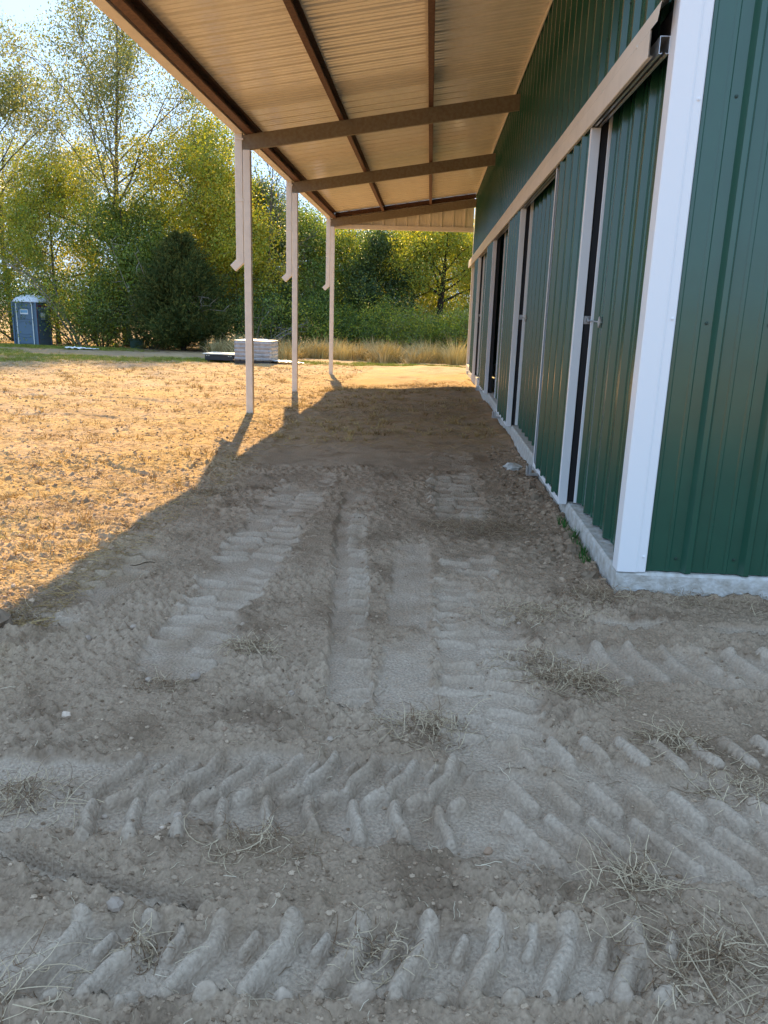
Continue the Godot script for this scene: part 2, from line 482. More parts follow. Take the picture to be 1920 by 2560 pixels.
func tile(x0: float, x1: float, z0: float, z1: float, step: float, prints := true) -> void:
	# z0 is the near edge (larger), z1 the far one
	var nx := int(ceil((x1 - x0) / step)) + 1
	var nz := int(ceil((z0 - z1) / step)) + 1
	var sx := (x1 - x0) / (nx - 1)
	var sz := (z0 - z1) / (nz - 1)
	var H := PackedFloat32Array(); H.resize(nx * nz)
	var P := PackedFloat32Array(); P.resize(nx * nz)
	var S := PackedFloat32Array(); S.resize(nx * nz)
	var O := PackedFloat32Array(); O.resize(nx * nz)
	if prints:
		for fl in floors:
			var a: Vector2 = fl[0]
			var b: Vector2 = fl[1]
			var hw: float = fl[2]
			var m: float = hw * 1.7 + 0.02
			var i0 := int(clamp(floor((min(a.x, b.x) - m - x0) / sx), 0, nx))
			var i1 := int(clamp(ceil((max(a.x, b.x) + m - x0) / sx), 0, nx))
			var j0 := int(clamp(floor((z0 - max(a.y, b.y) - m) / sz), 0, nz))
			var j1 := int(clamp(ceil((z0 - min(a.y, b.y) + m) / sz), 0, nz))
			var ab := b - a
			var l2 := ab.length_squared()
			for j in range(j0, j1):
				var z := z0 - j * sz
				for i in range(i0, i1):
					var p := Vector2(x0 + i * sx, z)
					var t: float = (p - a).dot(ab) / l2
					if t < -0.15 or t > 1.15:
						continue
					var q := a + ab * clampf(t, 0.0, 1.0)
					var wob := 1.0 + 0.34 * n_mid.get_noise_2d(p.x * 2.0, p.y * 2.0) + 0.12 * n_sm.get_noise_2d(p.x, p.y)
					var dist := p.distance_to(q) / (hw * wob)
					var w := (1.0 - smoothstep(0.88, 1.06, dist)) * worn(p.x, p.y)
					var k := j * nx + i
					if w > 0.0:
						O[k] = min(O[k], -1.35 * fl[3] * w)
						P[k] = max(P[k], fl[4] * w)
						if fl[5] > 0.0:
							S[k] = max(S[k], w)
					if dist > 0.95 and dist < 1.5:
						O[k] += 0.35 * fl[3] * sin((dist - 0.95) / 0.55 * PI) * 0.5
		for br in bars:
			var pts: Array = br[0]
			var r: float = br[1]
			var hgt: float = br[2]
			var lo: Vector2 = pts[0]
			var hi: Vector2 = pts[0]
			for p in pts:
				lo = lo.min(p)
				hi = hi.max(p)
			var i0 := int(clamp(floor((lo.x - r - x0) / sx), 0, nx))
			var i1 := int(clamp(ceil((hi.x + r - x0) / sx) + 1, 0, nx))
			var j0 := int(clamp(floor((z0 - hi.y - r) / sz), 0, nz))
			var j1 := int(clamp(ceil((z0 - lo.y + r) / sz) + 1, 0, nz))
			for j in range(j0, j1):
				var z := z0 - j * sz
				for i in range(i0, i1):
					var p := Vector2(x0 + i * sx, z)
					var dist := 9.0
					for s in pts.size() - 1:
						var a: Vector2 = pts[s]
						var ab: Vector2 = pts[s + 1] - a
						var t: float = clamp((p - a).dot(ab) / ab.length_squared(), 0.0, 1.0)
						dist = min(dist, p.distance_to(a + ab * t))
					dist /= r * (1.0 + 0.09 * n_sm.get_noise_2d(p.x, p.y))
					if dist < 1.0:
						var k := j * nx + i
						var crack := n_cell.get_noise_2d(p.x * 0.9, p.y * 0.9)
						var u := sqrt(1.0 - dist * dist)
						var brk := 1.0 - 0.55 * smoothstep(-0.30, -0.12, n_cell.get_noise_2d(p.x * 1.1 + 5.0, p.y * 1.1)) * smoothstep(0.0, 0.5, n_mid.get_noise_2d(p.x * 3.0, p.y * 3.0 + 8.0))
						O[k] += 1.75 * brk * worn(p.x, p.y) * hgt * u * (0.55 + 0.45 * u) * (1.0 - 0.25 * clamp(n_mid.get_noise_2d(p.x * 1.7 + 9.0, p.y * 1.7), 0.0, 1.0))
						P[k] = max(P[k], (0.92 if crack > -0.93 else 0.45) * worn(p.x, p.y))
	var f_sm := clampf((0.055 - step) / 0.03, 0.0, 1.0)
	var f_fine := clampf((0.016 - step) / 0.008, 0.0, 1.0)
	var f_mid := clampf((0.25 - step) / 0.1, 0.0, 1.0)
	var C := PackedColorArray(); C.resize(nx * nz)
	for j in nz:
		var z := z0 - j * sz
		for i in nx:
			var x := x0 + i * sx
			var k := j * nx + i
			var pr := P[k]
			var y := lie(x, z) + n_big.get_noise_2d(x, z) * (0.018 + 0.05 * smoothstep(4.0, 14.0, -z))
			var m := n_mid.get_noise_2d(x, z)
			var pt := n_patch.get_noise_2d(x, z)
			y += m * 0.012
			var rough := 1.0 - 0.93 * minf(1.0, pr * 1.15)
			# loose lumps: more of them where the soil was churned
			var churn := clampf(0.75 + pt * 0.9, 0.25, 1.4)
			if f_sm > 0.0:
				var s := n_sm.get_noise_2d(x, z)
				y += (0.012 * s + 0.030 * maxf(0.0, s - 0.10)) * rough * churn * f_sm
			if f_fine > 0.0:
				y += n_fine.get_noise_2d(x, z) * 0.0075 * (0.07 + 0.93 * rough) * churn * f_fine
				if pr < 0.4:
					var ce := n_cell.get_noise_2d(x * 1.6, z * 1.6)
					y += maxf(0.0, -ce - 0.42) * 0.034 * (1.0 - pr * 2.5) * f_fine * churn
			if S[k] > 0.0:
				y += n_sm.get_noise_2d(x * 5.0, z * 0.12) * 0.0035 * S[k]
			# tilled rough ground in the open
			if step > 0.01 and step < 0.2:
				y += n_mid.get_noise_2d(x * 2.3 + 40.0, z * 2.3) * 0.022 * smoothstep(-1.0, -2.2, x)
			# crumbs banked against the slab
			var bank := (1.0 - smoothstep(0.0, 0.30, WALL - x)) * smoothstep(FAR - 0.5, FAR + 0.5, z) if x < WALL and z < FRONT else 0.0
			if z >= FRONT and x > WALL - 0.2:
				bank = 1.0 - smoothstep(0.0, 0.22, z - FRONT)
			if bank > 0.0:
				y += bank * (0.015 + 0.035 * n_mid.get_noise_2d(x * 1.5 + 7.0, z * 1.5) + 0.02 * maxf(0.0, n_sm.get_noise_2d(x * 0.6, z * 0.6)))
			# berm of crumbs above track A
			var be := absf(z - (-1.625 - 0.02 * x)) / 0.05
			if be < 1.0 and x > -0.6 and x < 0.55:
				y += 0.016 * (1.0 - be * be) * (0.6 + n_sm.get_noise_2d(x * 1.4, z * 1.4))
			H[k] = y + O[k]
			# what the soil is there, with bounce light painted in under the roof
			var col := soil_loose.lerp(soil_dry, clampf(0.45 + pt * 0.9 + m * 0.35, 0.0, 1.0))
			col = col.lerp(soil_dark, clampf((n_patch.get_noise_2d(x * 1.7 + 31.0, z * 1.7) - 0.12) * 2.0, 0.0, 0.75) * (1.0 - pr))
			col = col.lerp(soil_slick, pr * clampf(0.7 + n_mid.get_noise_2d(x * 1.4 + 3.0, z * 1.4) * 0.7 + pt * 0.4, 0.0, 1.0))
			var open := maxf(smoothstep(-1.3, -2.6, x), smoothstep(-15.0, -17.0, z))
			if open > 0.0:
				col = col.lerp(thatch, open * clampf(0.45 + 0.7 * n_mid.get_noise_2d(x * 0.8 + 17.0, z * 2.0) + 0.9 * n_patch.get_noise_2d(x * 0.45 + 9.0, z * 0.8), 0.0, 0.95))
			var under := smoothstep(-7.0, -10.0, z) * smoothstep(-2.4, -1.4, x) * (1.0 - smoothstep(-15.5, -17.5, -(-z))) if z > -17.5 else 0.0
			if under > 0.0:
				col = col.lerp(Color(0.47, 0.305, 0.165), under * clampf(0.6 + 0.8 * m, 0.0, 0.95))  # trampled thatch tone, warmed to paint in bounce light under the roof
			var gr := grass_amount(x, z)
			if gr > 0.0:
				col = col.lerp(turf, gr * 0.8)
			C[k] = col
	var base := g_v.size()
	tiles.append([x0, x1, z0, z1, sx, sz, nx, nz, base])
	for j in nz:
		for i in nx:
			var k := j * nx + i
			g_v.append(Vector3(x0 + i * sx, H[k], z0 - j * sz))
			var il: int = max(i - 1, 0)
			var ir: int = min(i + 1, nx - 1)
			var jl: int = max(j - 1, 0)
			var jr: int = min(j + 1, nz - 1)
			var dx := (H[j * nx + ir] - H[j * nx + il]) / ((ir - il) * sx)
			var dz := (H[jl * nx + i] - H[jr * nx + i]) / ((jr - jl) * sz)
			g_n.append(Vector3(-dx, 1.0, -dz).normalized())
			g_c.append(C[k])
			g_p.append(P[k])
	for j in nz - 1:
		for i in nx - 1:
			var a := base + j * nx + i
			g_i.append_array([a, a + nx, a + nx + 1, a, a + nx + 1, a + 1])
	# short skirt so that tiles of different fineness leave no slit
	var rim := []
	for i in nx: rim.append(i)
	for j in range(1, nz): rim.append(j * nx + nx - 1)
	for i in range(nx - 2, -1, -1): rim.append((nz - 1) * nx + i)
	for j in range(nz - 2, -1, -1): rim.append(j * nx)
	var sb := g_v.size()
	for k in rim:
		g_v.append(g_v[base + k] - Vector3(0, 0.06, 0))
		g_n.append(g_n[base + k])
		g_c.append(g_c[base + k])
		g_p.append(0.0)
	for q in rim.size() - 1:
		g_i.append_array([base + rim[q], sb + q, sb + q + 1, base + rim[q], sb + q + 1, base + rim[q + 1]])

# where turf grows (0..1)
func grass_amount(x: float, z: float) -> float:
	if z > -4.0 and x > -3.0:
		return 0.0
	var a := 0.0
	for s in [[-6.2, -26.6, 3.4, 1.0, 1.0], [-1.6, -26.8, 2.2, 0.9, 0.7], [-16.5, -32.6, 5.0, 1.6, 0.95], [-11.0, -25.0, 4.0, 2.0, 0.5], [-14.5, -22.5, 4.0, 1.6, 0.55], [-2.95, -4.75, 0.45, 0.6, 0.22], [0.6, -25.6, 0.9, 0.5, 0.9], [-18.0, -27.0, 4.0, 2.5, 0.6]]:
		var d := Vector2((x - s[0]) / s[2], (z - s[1]) / s[3]).length()
		a = maxf(a, s[4] * (1.0 - smoothstep(0.55, 1.1, d)))
	return clampf(a + a * n_mid.get_noise_2d(x * 0.7, z * 0.7) * 1.2, 0.0, 1.0)

var tiles := []

# the soil's real surface, prints and lumps included
func ground_at(x: float, z: float) -> float:
	for t in tiles:
		if x >= t[0] and x <= t[1] and z <= t[2] and z >= t[3]:
			var u: float = (x - t[0]) / t[4]
			var v: float = (t[2] - z) / t[5]
			var i := int(min(floor(u), t[6] - 2))
			var j := int(min(floor(v), t[7] - 2))
			var k: int = t[8] + j * t[6] + i
			return lerpf(lerpf(g_v[k].y, g_v[k + 1].y, u - i), lerpf(g_v[k + t[6]].y, g_v[k + t[6] + 1].y, u - i), v - j)
	return lie(x, z)

func pressed_at(x: float, z: float) -> float:
	for t in tiles:
		if x >= t[0] and x <= t[1] and z <= t[2] and z >= t[3]:
			return g_p[t[8] + int((t[2] - z) / t[5]) * t[6] + int((x - t[0]) / t[4])]
	return 0.0

func ground_y(x: float, z: float) -> float:
	return land(x, z)

func build_ground() -> void:
	lay_prints()
	tile(-2.6, 2.0, -0.9, -2.4, 0.0068)
	tile(-2.6, 2.0, -2.4, -4.2, 0.0085)
	tile(-4.6, 1.2, -4.2, -7.5, 0.0145)
	tile(-9.0, 1.3, -7.5, -14.0, 0.036)
	tile(-26.0, 6.0, -14.0, -38.0, 0.115)
	# plainer ground round about
	tile(-4.6, 4.5, 0.6, -0.9, 0.022, false)
	tile(-60.0, -4.6, 0.6, -0.9, 0.25, false)
	tile(4.5, 60.0, 0.6, -0.9, 0.25, false)
	tile(-60.0, 60.0, 30.0, 0.6, 0.5, false)
	tile(-4.6, -2.6, -0.9, -4.2, 0.022, false)
	tile(2.0, 4.5, -0.9, -4.2, 0.022, false)
	tile(-60.0, -4.6, -0.9, -4.2, 0.25, false)
	tile(4.5, 60.0, -0.9, -4.2, 0.25, false)
	tile(-60.0, -4.6, -4.2, -7.5, 0.25, false)
	tile(1.2, 60.0, -4.2, -7.5, 0.5, false)
	tile(-60.0, -9.0, -7.5, -14.0, 0.25, false)
	tile(1.3, 60.0, -7.5, -14.0, 0.5, false)
	tile(-60.0, -26.0, -14.0, -38.0, 0.5, false)
	tile(6.0, 60.0, -14.0, -38.0, 0.5, false)
	tile(-60.0, 60.0, -38.0, -110.0, 1.0, false)
	tile(-400.0, 400.0, -110.0, -400.0, 20.0, false)
	var arr := []
	arr.resize(Mesh.ARRAY_MAX)
	arr[Mesh.ARRAY_VERTEX] = g_v
	arr[Mesh.ARRAY_NORMAL] = g_n
	arr[Mesh.ARRAY_COLOR] = g_c
	arr[Mesh.ARRAY_INDEX] = g_i
	var m := ArrayMesh.new()
	m.add_surface_from_arrays(Mesh.PRIMITIVE_TRIANGLES, arr)
	var o := mesh_node("ground", m, M["soil"])
	o.set_meta("kind", "structure")
	o.set_meta("label", "churned bare soil with tyre prints and thatch")

# ---------------------------------------------------------------- barn
# ribbed steel sheet: u runs across the ribs, v along them, w is outwards; offset = where the pattern starts
func rib_points(length: float, offset: float) -> Array:
	var mod := [[0.0, 0.032], [0.013, 0.032], [0.034, 0.0], [0.086, 0.0], [0.092, 0.005], [0.108, 0.005], [0.114, 0.0], [0.188, 0.0], [0.194, 0.005], [0.210, 0.005], [0.216, 0.0], [0.271, 0.0], [0.292, 0.032], [0.305, 0.032]]
	var out := []
	var at := func(u: float) -> float:
		var q := fposmod(u + offset, 0.305)
		for i in mod.size() - 1:
			if q <= mod[i + 1][0]:
				return lerpf(mod[i][1], mod[i + 1][1], (q - mod[i][0]) / (mod[i + 1][0] - mod[i][0]))
		return 0.032
	out.append(Vector2(0.0, at.call(0.0)))
	var k0 := int(floor(offset / 0.305))
	var k := k0
	while k * 0.305 - offset < length:
		for p in mod:
			var u: float = k * 0.305 - offset + p[0]
			if u > 0.001 and u < length - 0.001 and u > out[out.size() - 1].x + 0.0005:
				out.append(Vector2(u, p[1]))
		k += 1
	out.append(Vector2(length, at.call(length)))
	return out

func sheet(called: String, parent: Node, mat_: Material, o: Vector3, u: Vector3, v: Vector3, w: Vector3, length: float, height: float, offset: float) -> MeshInstance3D:
	var st := st_new()
	var pr := rib_points(length, offset)
	sweep(st, pr, o, u, w, v * height)
	# folded-over thickness along the lower and upper edge
	var back := []
	for p in pr:
		back.append(p - Vector2(0, 0.0012))
	sweep(st, back, o, u, w, v * height)
	for i in pr.size() - 1:
		for e in [0.0, height]:
			quad(st, o + u * pr[i].x + w * pr[i].y + v * e, o + u * pr[i + 1].x + w * pr[i + 1].y + v * e, o + u * back[i + 1].x + w * back[i + 1].y + v * e, o + u * back[i].x + w * back[i].y + v * e)
	return commit(st, called, mat_, parent)

var screw_mesh: ArrayMesh
func screw(parent: Node, at: Vector3, dir: Vector3, mat_: Material) -> void:
	if screw_mesh == null:
		var st := st_new()
		var prof := [[0.0095, 0.0], [0.0095, 0.0018], [0.0062, 0.0022], [0.0058, 0.0058], [0.0042, 0.0068]]
		for i in prof.size() - 1:
			for k in 6:
				var a := TAU * k / 6.0
				var b := TAU * (k + 1) / 6.0
				quad(st, Vector3(cos(a) * prof[i][0], prof[i][1], sin(a) * prof[i][0]), Vector3(cos(b) * prof[i][0], prof[i][1], sin(b) * prof[i][0]), Vector3(cos(b) * prof[i + 1][0], prof[i + 1][1], sin(b) * prof[i + 1][0]), Vector3(cos(a) * prof[i + 1][0], prof[i + 1][1], sin(a) * prof[i + 1][0]))
		for k in range(1, 5):
			var q := []
			for e in [0, k, k + 1]:
				q.append(Vector3(cos(TAU * e / 6.0) * 0.0042, 0.0068, sin(TAU * e / 6.0) * 0.0042))
			st.add_vertex(q[0]); st.add_vertex(q[1]); st.add_vertex(q[2])
		st.generate_normals()
		screw_mesh = st.commit()
	var s := mesh_node("screw", screw_mesh, mat_, parent)
	var y := dir.normalized()
	var x := y.cross(Vector3(0.3, 0.5, 0.8)).normalized()
	s.transform = Transform3D(Basis(x, y, x.cross(y)), at)

func build_barn() -> void:
	var b := thing("metal_barn", "dark green ribbed metal barn with white trim and sliding doors", "barn")
	var G: Material = M["green_paint"]
	var W: Material = M["white_trim"]
	# slab with a rough poured edge
	var st := st_new()
	var face := func(o: Vector3, u: Vector3, n: int, step: float, out: Vector3, chamfer: float) -> void:
		var rows := [[0.0, SLAB - 0.0], [0.0, SLAB - chamfer], [0.0, 0.085], [0.0, 0.04], [0.0, 0.0], [0.0, -0.05], [0.0, -0.6]]
		var grid := []
		for r in rows.size():
			var row := []
			for i in n + 1:
				var p: Vector3 = o + u * (i * step)
				var d := n_mid.get_noise_2d(p.x * 3.0 + p.z * 3.0, rows[r][1] * 9.0) * 0.006 + n_sm.get_noise_2d(p.x + p.z, rows[r][1] * 2.0) * 0.003
				if r == 0:
					d = -chamfer - 0.002
				if i == 0:
					d *= 0.0 if r > 0 else 1.0
				row.append(Vector3(p.x, rows[r][1], p.z) + out * d)
			grid.append(row)
		for r in rows.size() - 1:
			for i in n:
				if out.z > 0.0:
					quad(st, grid[r][i], grid[r][i + 1], grid[r + 1][i + 1], grid[r + 1][i])
				else:
					quad(st, grid[r][i + 1], grid[r][i], grid[r + 1][i], grid[r + 1][i + 1])
	face.call(Vector3(WALL, 0, FRONT), Vector3(0, 0, -1), 180, (FRONT - FAR) / 180.0, Vector3(-1, 0, 0), 0.012)
	face.call(Vector3(WALL, 0, FRONT), Vector3(1, 0, 0), 100, 0.08, Vector3(0, 0, 1), 0.012)
	quad(st, Vector3(WALL + 0.014, SLAB, FAR), Vector3(WALL + 8.0, SLAB, FAR), Vector3(WALL + 8.0, SLAB, FRONT - 0.014), Vector3(WALL + 0.014, SLAB, FRONT - 0.014))
	quad(st, Vector3(WALL, SLAB, FAR), Vector3(WALL + 8, SLAB, FAR), Vector3(WALL + 8, -0.6, FAR), Vector3(WALL, -0.6, FAR))
	var slab := commit(st, "slab", M["concrete"], b)
	slab.set_meta("label", "pale concrete slab edge under the walls")
	# front wall, 36-inch sheets; major ribs at x = 1.443 + n * 0.305
	var zf := FRONT - 0.034
	var x := WALL + 0.14
	var sheets := 0
	while x < 8.9:
		var wd := 0.915 if sheets > 0 else 0.7
		var top := 4.62 + ROOF_SLOPE * (x + wd * 0.5 - WALL)
		var off := fposmod(x - 1.443, 0.305)
		var s := sheet("wall_panel", b, G, Vector3(x, 0.136, zf - 0.0015 * (sheets % 2)), Vector3(1, 0, 0), Vector3.UP, Vector3(0, 0, 1), wd + 0.02, top, off)
		for yy in [0.21, 1.44, 2.47, 3.7]:
			for k in 4:
				var rx := 1.443 + 0.305 * (k - 1 + int(round((x - 1.443) / 0.305))) - 0.062
				if rx > x and rx < x + wd:
					screw(s, Vector3(rx, yy + rng.randf_range(-0.008, 0.008), zf + 0.001), Vector3(0, 0, 1), M["green_screw"])
		x += wd
		sheets += 1
	# corner trim: folded angle with a stepped outer edge
	st = st_new()
	var prof := [Vector2(0.03, -0.150), Vector2(0.022, -0.146), Vector2(0.006, -0.112), Vector2(0.0, -0.104), Vector2(0.0, -0.004), Vector2(0.004, 0.0), Vector2(0.098, 0.0), Vector2(0.106, -0.004), Vector2(0.112, -0.009), Vector2(0.150, -0.009), Vector2(0.156, -0.016), Vector2(0.156, -0.024)]
	# along -z on the side face and +x on the front face, swept upwards
	sweep(st, prof, Vector3(WALL, 0.134, FRONT + 0.004), Vector3(1, 0, 0), Vector3(0, 0, 1), Vector3(0, 4.45, 0))
	var ct := commit(st, "corner_trim", W, b)
	for yy in [0.22, 1.46, 2.45, 3.6]:
		screw(ct, Vector3(WALL + 0.136, yy, FRONT - 0.005), Vector3(0, 0, 1), W)
	st = st_new()
	bx(st, Vector3(WALL, 0.05, FAR), Vector3(WALL + 0.12, 4.5, FAR + 0.14), 0.004)
	commit(st, "corner_trim", M["stone_trim"], b)
	# side wall above the doors, 36-inch sheets
	var xs := WALL + 0.034
	var z := FRONT - 0.09
	var zi := 0
	while z > FAR + 0.15:
		var wd: float = min(0.915, z - FAR - 0.14)
		var s := sheet("wall_panel", b, G, Vector3(xs + 0.0015 * (zi % 2), 2.80, z), Vector3(0, 0, -1), Vector3.UP, Vector3(-1, 0, 0), wd + 0.012, 1.82, 0.05)
		if zi < 8:
			for yy in [3.25, 4.05]:
				for k in 3:
					screw(s, Vector3(xs - 0.001, yy, z - 0.19 - 0.305 * k), Vector3(-1, 0, 0), M["green_screw"])
		z -= wd
		zi += 1
	# light closure strip where the roof meets the wall
	box_node("closure_strip", Vector3(WALL - 0.012, 4.445, FAR + 0.1), Vector3(WALL + 0.0, 4.50, FRONT), M["stone_trim"], b, 0.002)
	# fascia over the door track: sloping cap and vertical face, in lapped lengths
	var zz := FRONT - 0.02
	var seg := 0
	while zz > FAR - 0.02:
		var z1: float = max(zz - 3.05, FAR - 0.08)
		st = st_new()
		var e := 0.0016 * (seg % 2)
		var cap := [Vector2(WALL + 0.03, 2.955), Vector2(0.998 - e, 2.868), Vector2(0.990 - e, 2.86), Vector2(0.979 - e, 2.775)]
		sweep(st, cap, Vector3(0, 0, zz), Vector3(1, 0, 0), Vector3(0, 1, 0), Vector3(0, 0, z1 - zz - 0.02))
		var zs := zz - (0.11 if seg == 0 else 0.0)
		var fasc := [Vector2(0.979 - e, 2.7745), Vector2(0.979 - e, 2.662), Vector2(0.982 - e, 2.658), Vector2(1.0, 2.658), Vector2(1.0, 2.664), Vector2(0.984 - e, 2.664), Vector2(0.984 - e, 2.774)]
		sweep(st, fasc, Vector3(0, 0, zs), Vector3(1, 0, 0), Vector3(0, 1, 0), Vector3(0, 0, z1 - zs - 0.02))
		var fa := commit(st, "track_cover", M["stone_trim"], b)
		for k in 4:
			screw(fa, Vector3(0.979 - e, 2.775, zs - 0.25 - k * 0.8), Vector3(-1, 0, 0), M["stone_trim"])
		zz = z1
		seg += 1
	# C-shaped track
	st = st_new()
	var cpro := [Vector2(1.034, 2.672), Vector2(1.034, 2.664), Vector2(1.020, 2.664), Vector2(1.020, 2.740), Vector2(1.066, 2.740), Vector2(1.066, 2.664), Vector2(1.052, 2.664), Vector2(1.052, 2.672)]
	sweep(st, cpro, Vector3(0, 0, FRONT - 0.10), Vector3(1, 0, 0), Vector3(0, 1, 0), Vector3(0, 0, FAR - FRONT + 0.2))
	var inner := []
	for p in cpro:
		inner.append(Vector2(1.043 + (p.x - 1.043) * 0.9, 2.702 + (p.y - 2.702) * 0.94))
	sweep(st, inner, Vector3(0, 0, FRONT - 0.10), Vector3(1, 0, 0), Vector3(0, 1, 0), Vector3(0, 0, FAR - FRONT + 0.2))
	for i in cpro.size() - 1:
		var f4 := Vector3(0, 0, FRONT - 0.10)
		quad(st, f4 + Vector3(cpro[i].x, cpro[i].y, 0), f4 + Vector3(cpro[i + 1].x, cpro[i + 1].y, 0), f4 + Vector3(inner[i + 1].x, inner[i + 1].y, 0), f4 + Vector3(inner[i].x, inner[i].y, 0))
	commit(st, "door_track", M["galvanised"], b)
	box_node("track_board", Vector3(1.07, 2.70, FAR + 0.1), Vector3(1.10, 2.86, FRONT - 0.09), M["black_steel"], b)
	# bays
	for i in 5:
		var post_z := -5.66 - 4.05 * i
		var start := FRONT - 0.13 if i == 0 else -7.0 - 4.05 * (i - 1)
		var stop: float = max(post_z + 0.10, FAR + 0.16)
		build_bay(b, i, start, stop, post_z)
		if i < 4:
			build_door(b, i, post_z + 0.055)
	# the rest of the shell, seen from outside only at the edges
	st = st_new()
	var rx1 := WALL + 9.0
	for k in 10:
		var fx := WALL + 0.1 + 0.89 * k
		sheet("wall_panel", b, G, Vector3(fx, -0.05, FAR + 0.02 - 0.0015 * (k % 2)), Vector3(1, 0, 0), Vector3.UP, Vector3(0, 0, -1), 0.91, 4.70 + 0.153 * (fx + 0.9 - WALL), 0.0)
	sheet("wall_panel", b, G, Vector3(rx1, -0.1, FAR), Vector3(0, 0, 1), Vector3.UP, Vector3(1, 0, 0), FRONT - FAR - 0.05, 5.9, 0.0)
	st = st_new()
	bx(st, Vector3(WALL + 0.16, SLAB + 0.001, FAR + 0.2), Vector3(WALL + 0.18, 2.6, FAR + 0.22))
	var rp := [Vector3(WALL - 0.02, 4.62, FRONT + 0.05), Vector3(rx1, 6.0, FRONT + 0.05), Vector3(rx1, 6.0, FAR - 0.1), Vector3(WALL - 0.02, 4.62, FAR - 0.1)]
	quad(st, rp[0], rp[1], rp[2], rp[3])
	quad(st, rp[3] + Vector3(0, 0.03, 0), rp[2] + Vector3(0, 0.03, 0), rp[1] + Vector3(0, 0.03, 0), rp[0] + Vector3(0, 0.03, 0))
	commit(st, "roof", M["roof_top"], b)

func build_bay(b: Node3D, i: int, z0: float, z1: float, post_z: float) -> void:
	var xb := 1.155
	var z := z0
	var n := 0
	var open := i == 2
	var zend := z1 + (0.85 if open else 0.0)
	while z > zend + 0.02:
		var wd: float = min(0.915, z - zend)
		var s := sheet("stall_panel", b, M["green_paint"], Vector3(xb, 0.142, z), Vector3(0, 0, -1), Vector3.UP, Vector3(-1, 0, 0), wd, 2.68, 0.11)
		if i < 2:
			for yy in [0.24, 0.72, 1.44, 1.96, 2.36]:
				for k in 3:
					var sz := z - 0.25 - 0.305 * k
					if sz > z - wd + 0.02 and not (yy == 0.72 and k != 1):
						screw(s, Vector3(xb - 0.001, yy + rng.randf_range(-0.01, 0.01), sz), Vector3(-1, 0, 0), M["green_screw"])
		z -= wd
		n += 1
	# bright edge angle on the free side of the panel
	box_node("edge_angle", Vector3(xb - 0.048, 0.14, zend - 0.010), Vector3(xb + 0.001, 2.74, zend - 0.001), M["white_trim"], b, 0.002)
	if i == 4:
		return
	if open:
		sheet("inner_panel", b, M["grey_liner"], Vector3(xb + 0.05, 0.136, zend + 0.05), Vector3(0, 0, -1), Vector3.UP, Vector3(-1, 0, 0), 0.78, 2.6, 0.0)
	# square black post
	box_node("frame_post", Vector3(1.072, SLAB + 0.003, post_z - 0.035), Vector3(1.130, 2.70, post_z + 0.022), M["black_steel"], b, 0.005)
	box_node("inner_jamb", Vector3(1.20, SLAB + 0.003, post_z - 0.30), Vector3(1.24, 2.70, z1 + 0.5), M["black_steel"], b)
	# hinges
	if i < 2:
		for yy in [0.62, 1.90, 2.12]:
			var st := st_new()
			bx(st, Vector3(xb - 0.006, yy, zend - 0.045), Vector3(xb - 0.002, yy + 0.09, zend - 0.015), 0.001)
			for k in 5:
				tube(st, [Vector3(xb - 0.008, yy + 0.018 * k, zend - 0.030), Vector3(xb - 0.008, yy + 0.018 * k + 0.015, zend - 0.030)], [0.006, 0.006], 6)
			commit(st, "hinge", M["galvanised"], b)
	# hook latch on the post
	if i == 2:
		return
	var ly := 1.437
	var fz := post_z + 0.022
	var st2 := st_new()
	bx(st2, Vector3(1.073, ly - 0.028, fz), Vector3(1.122, ly + 0.028, fz + 0.005), 0.0015)
	var lp := commit(st2, "latch", M["galvanised"], b)
	st2 = st_new()
	var ring := []
	var rr := []
	for k in 9:
		ring.append(Vector3(1.100 + 0.012 * cos(TAU * k / 8.0), ly + 0.012 * sin(TAU * k / 8.0), fz + 0.010))
		rr.append(0.0042)
	tube(st2, ring, rr, 6)
	commit(st2, "eye", M["galvanised"], lp)
	st2 = st_new()
	if i == 3:
		tube(st2, [Vector3(1.08, ly, fz + 0.012), Vector3(1.078, ly - 0.08, fz + 0.012), Vector3(1.078, ly - 0.15, fz + 0.012)], [0.005, 0.004, 0.006], 6)
	else:
		var tz := z1 + 0.24
		var hk := [Vector3(1.110, ly, fz + 0.014), Vector3(1.100, ly - 0.004, fz + 0.06), Vector3(1.116, ly - 0.008, tz - 0.03), Vector3(1.116, ly - 0.010, tz)]
		tube(st2, hk, [0.0055, 0.005, 0.005, 0.008], 6)
		# flared foot plate
		bx_t(st2, Transform3D(Basis(Vector3.UP, 0.0), Vector3(1.117, ly - 0.010, tz + 0.012)), Vector3(-0.010, -0.030, -0.014), Vector3(0.004, 0.030, 0.016), 0.003)
		bx_t(st2, Transform3D(Basis(Vector3(1, 0, 0), PI / 4), Vector3(1.116, ly - 0.010, tz + 0.03)), Vector3(-0.012, -0.028, -0.028), Vector3(0.005, 0.028, 0.028), 0.003)
	commit(st2, "hook", M["galvanised"], lp)

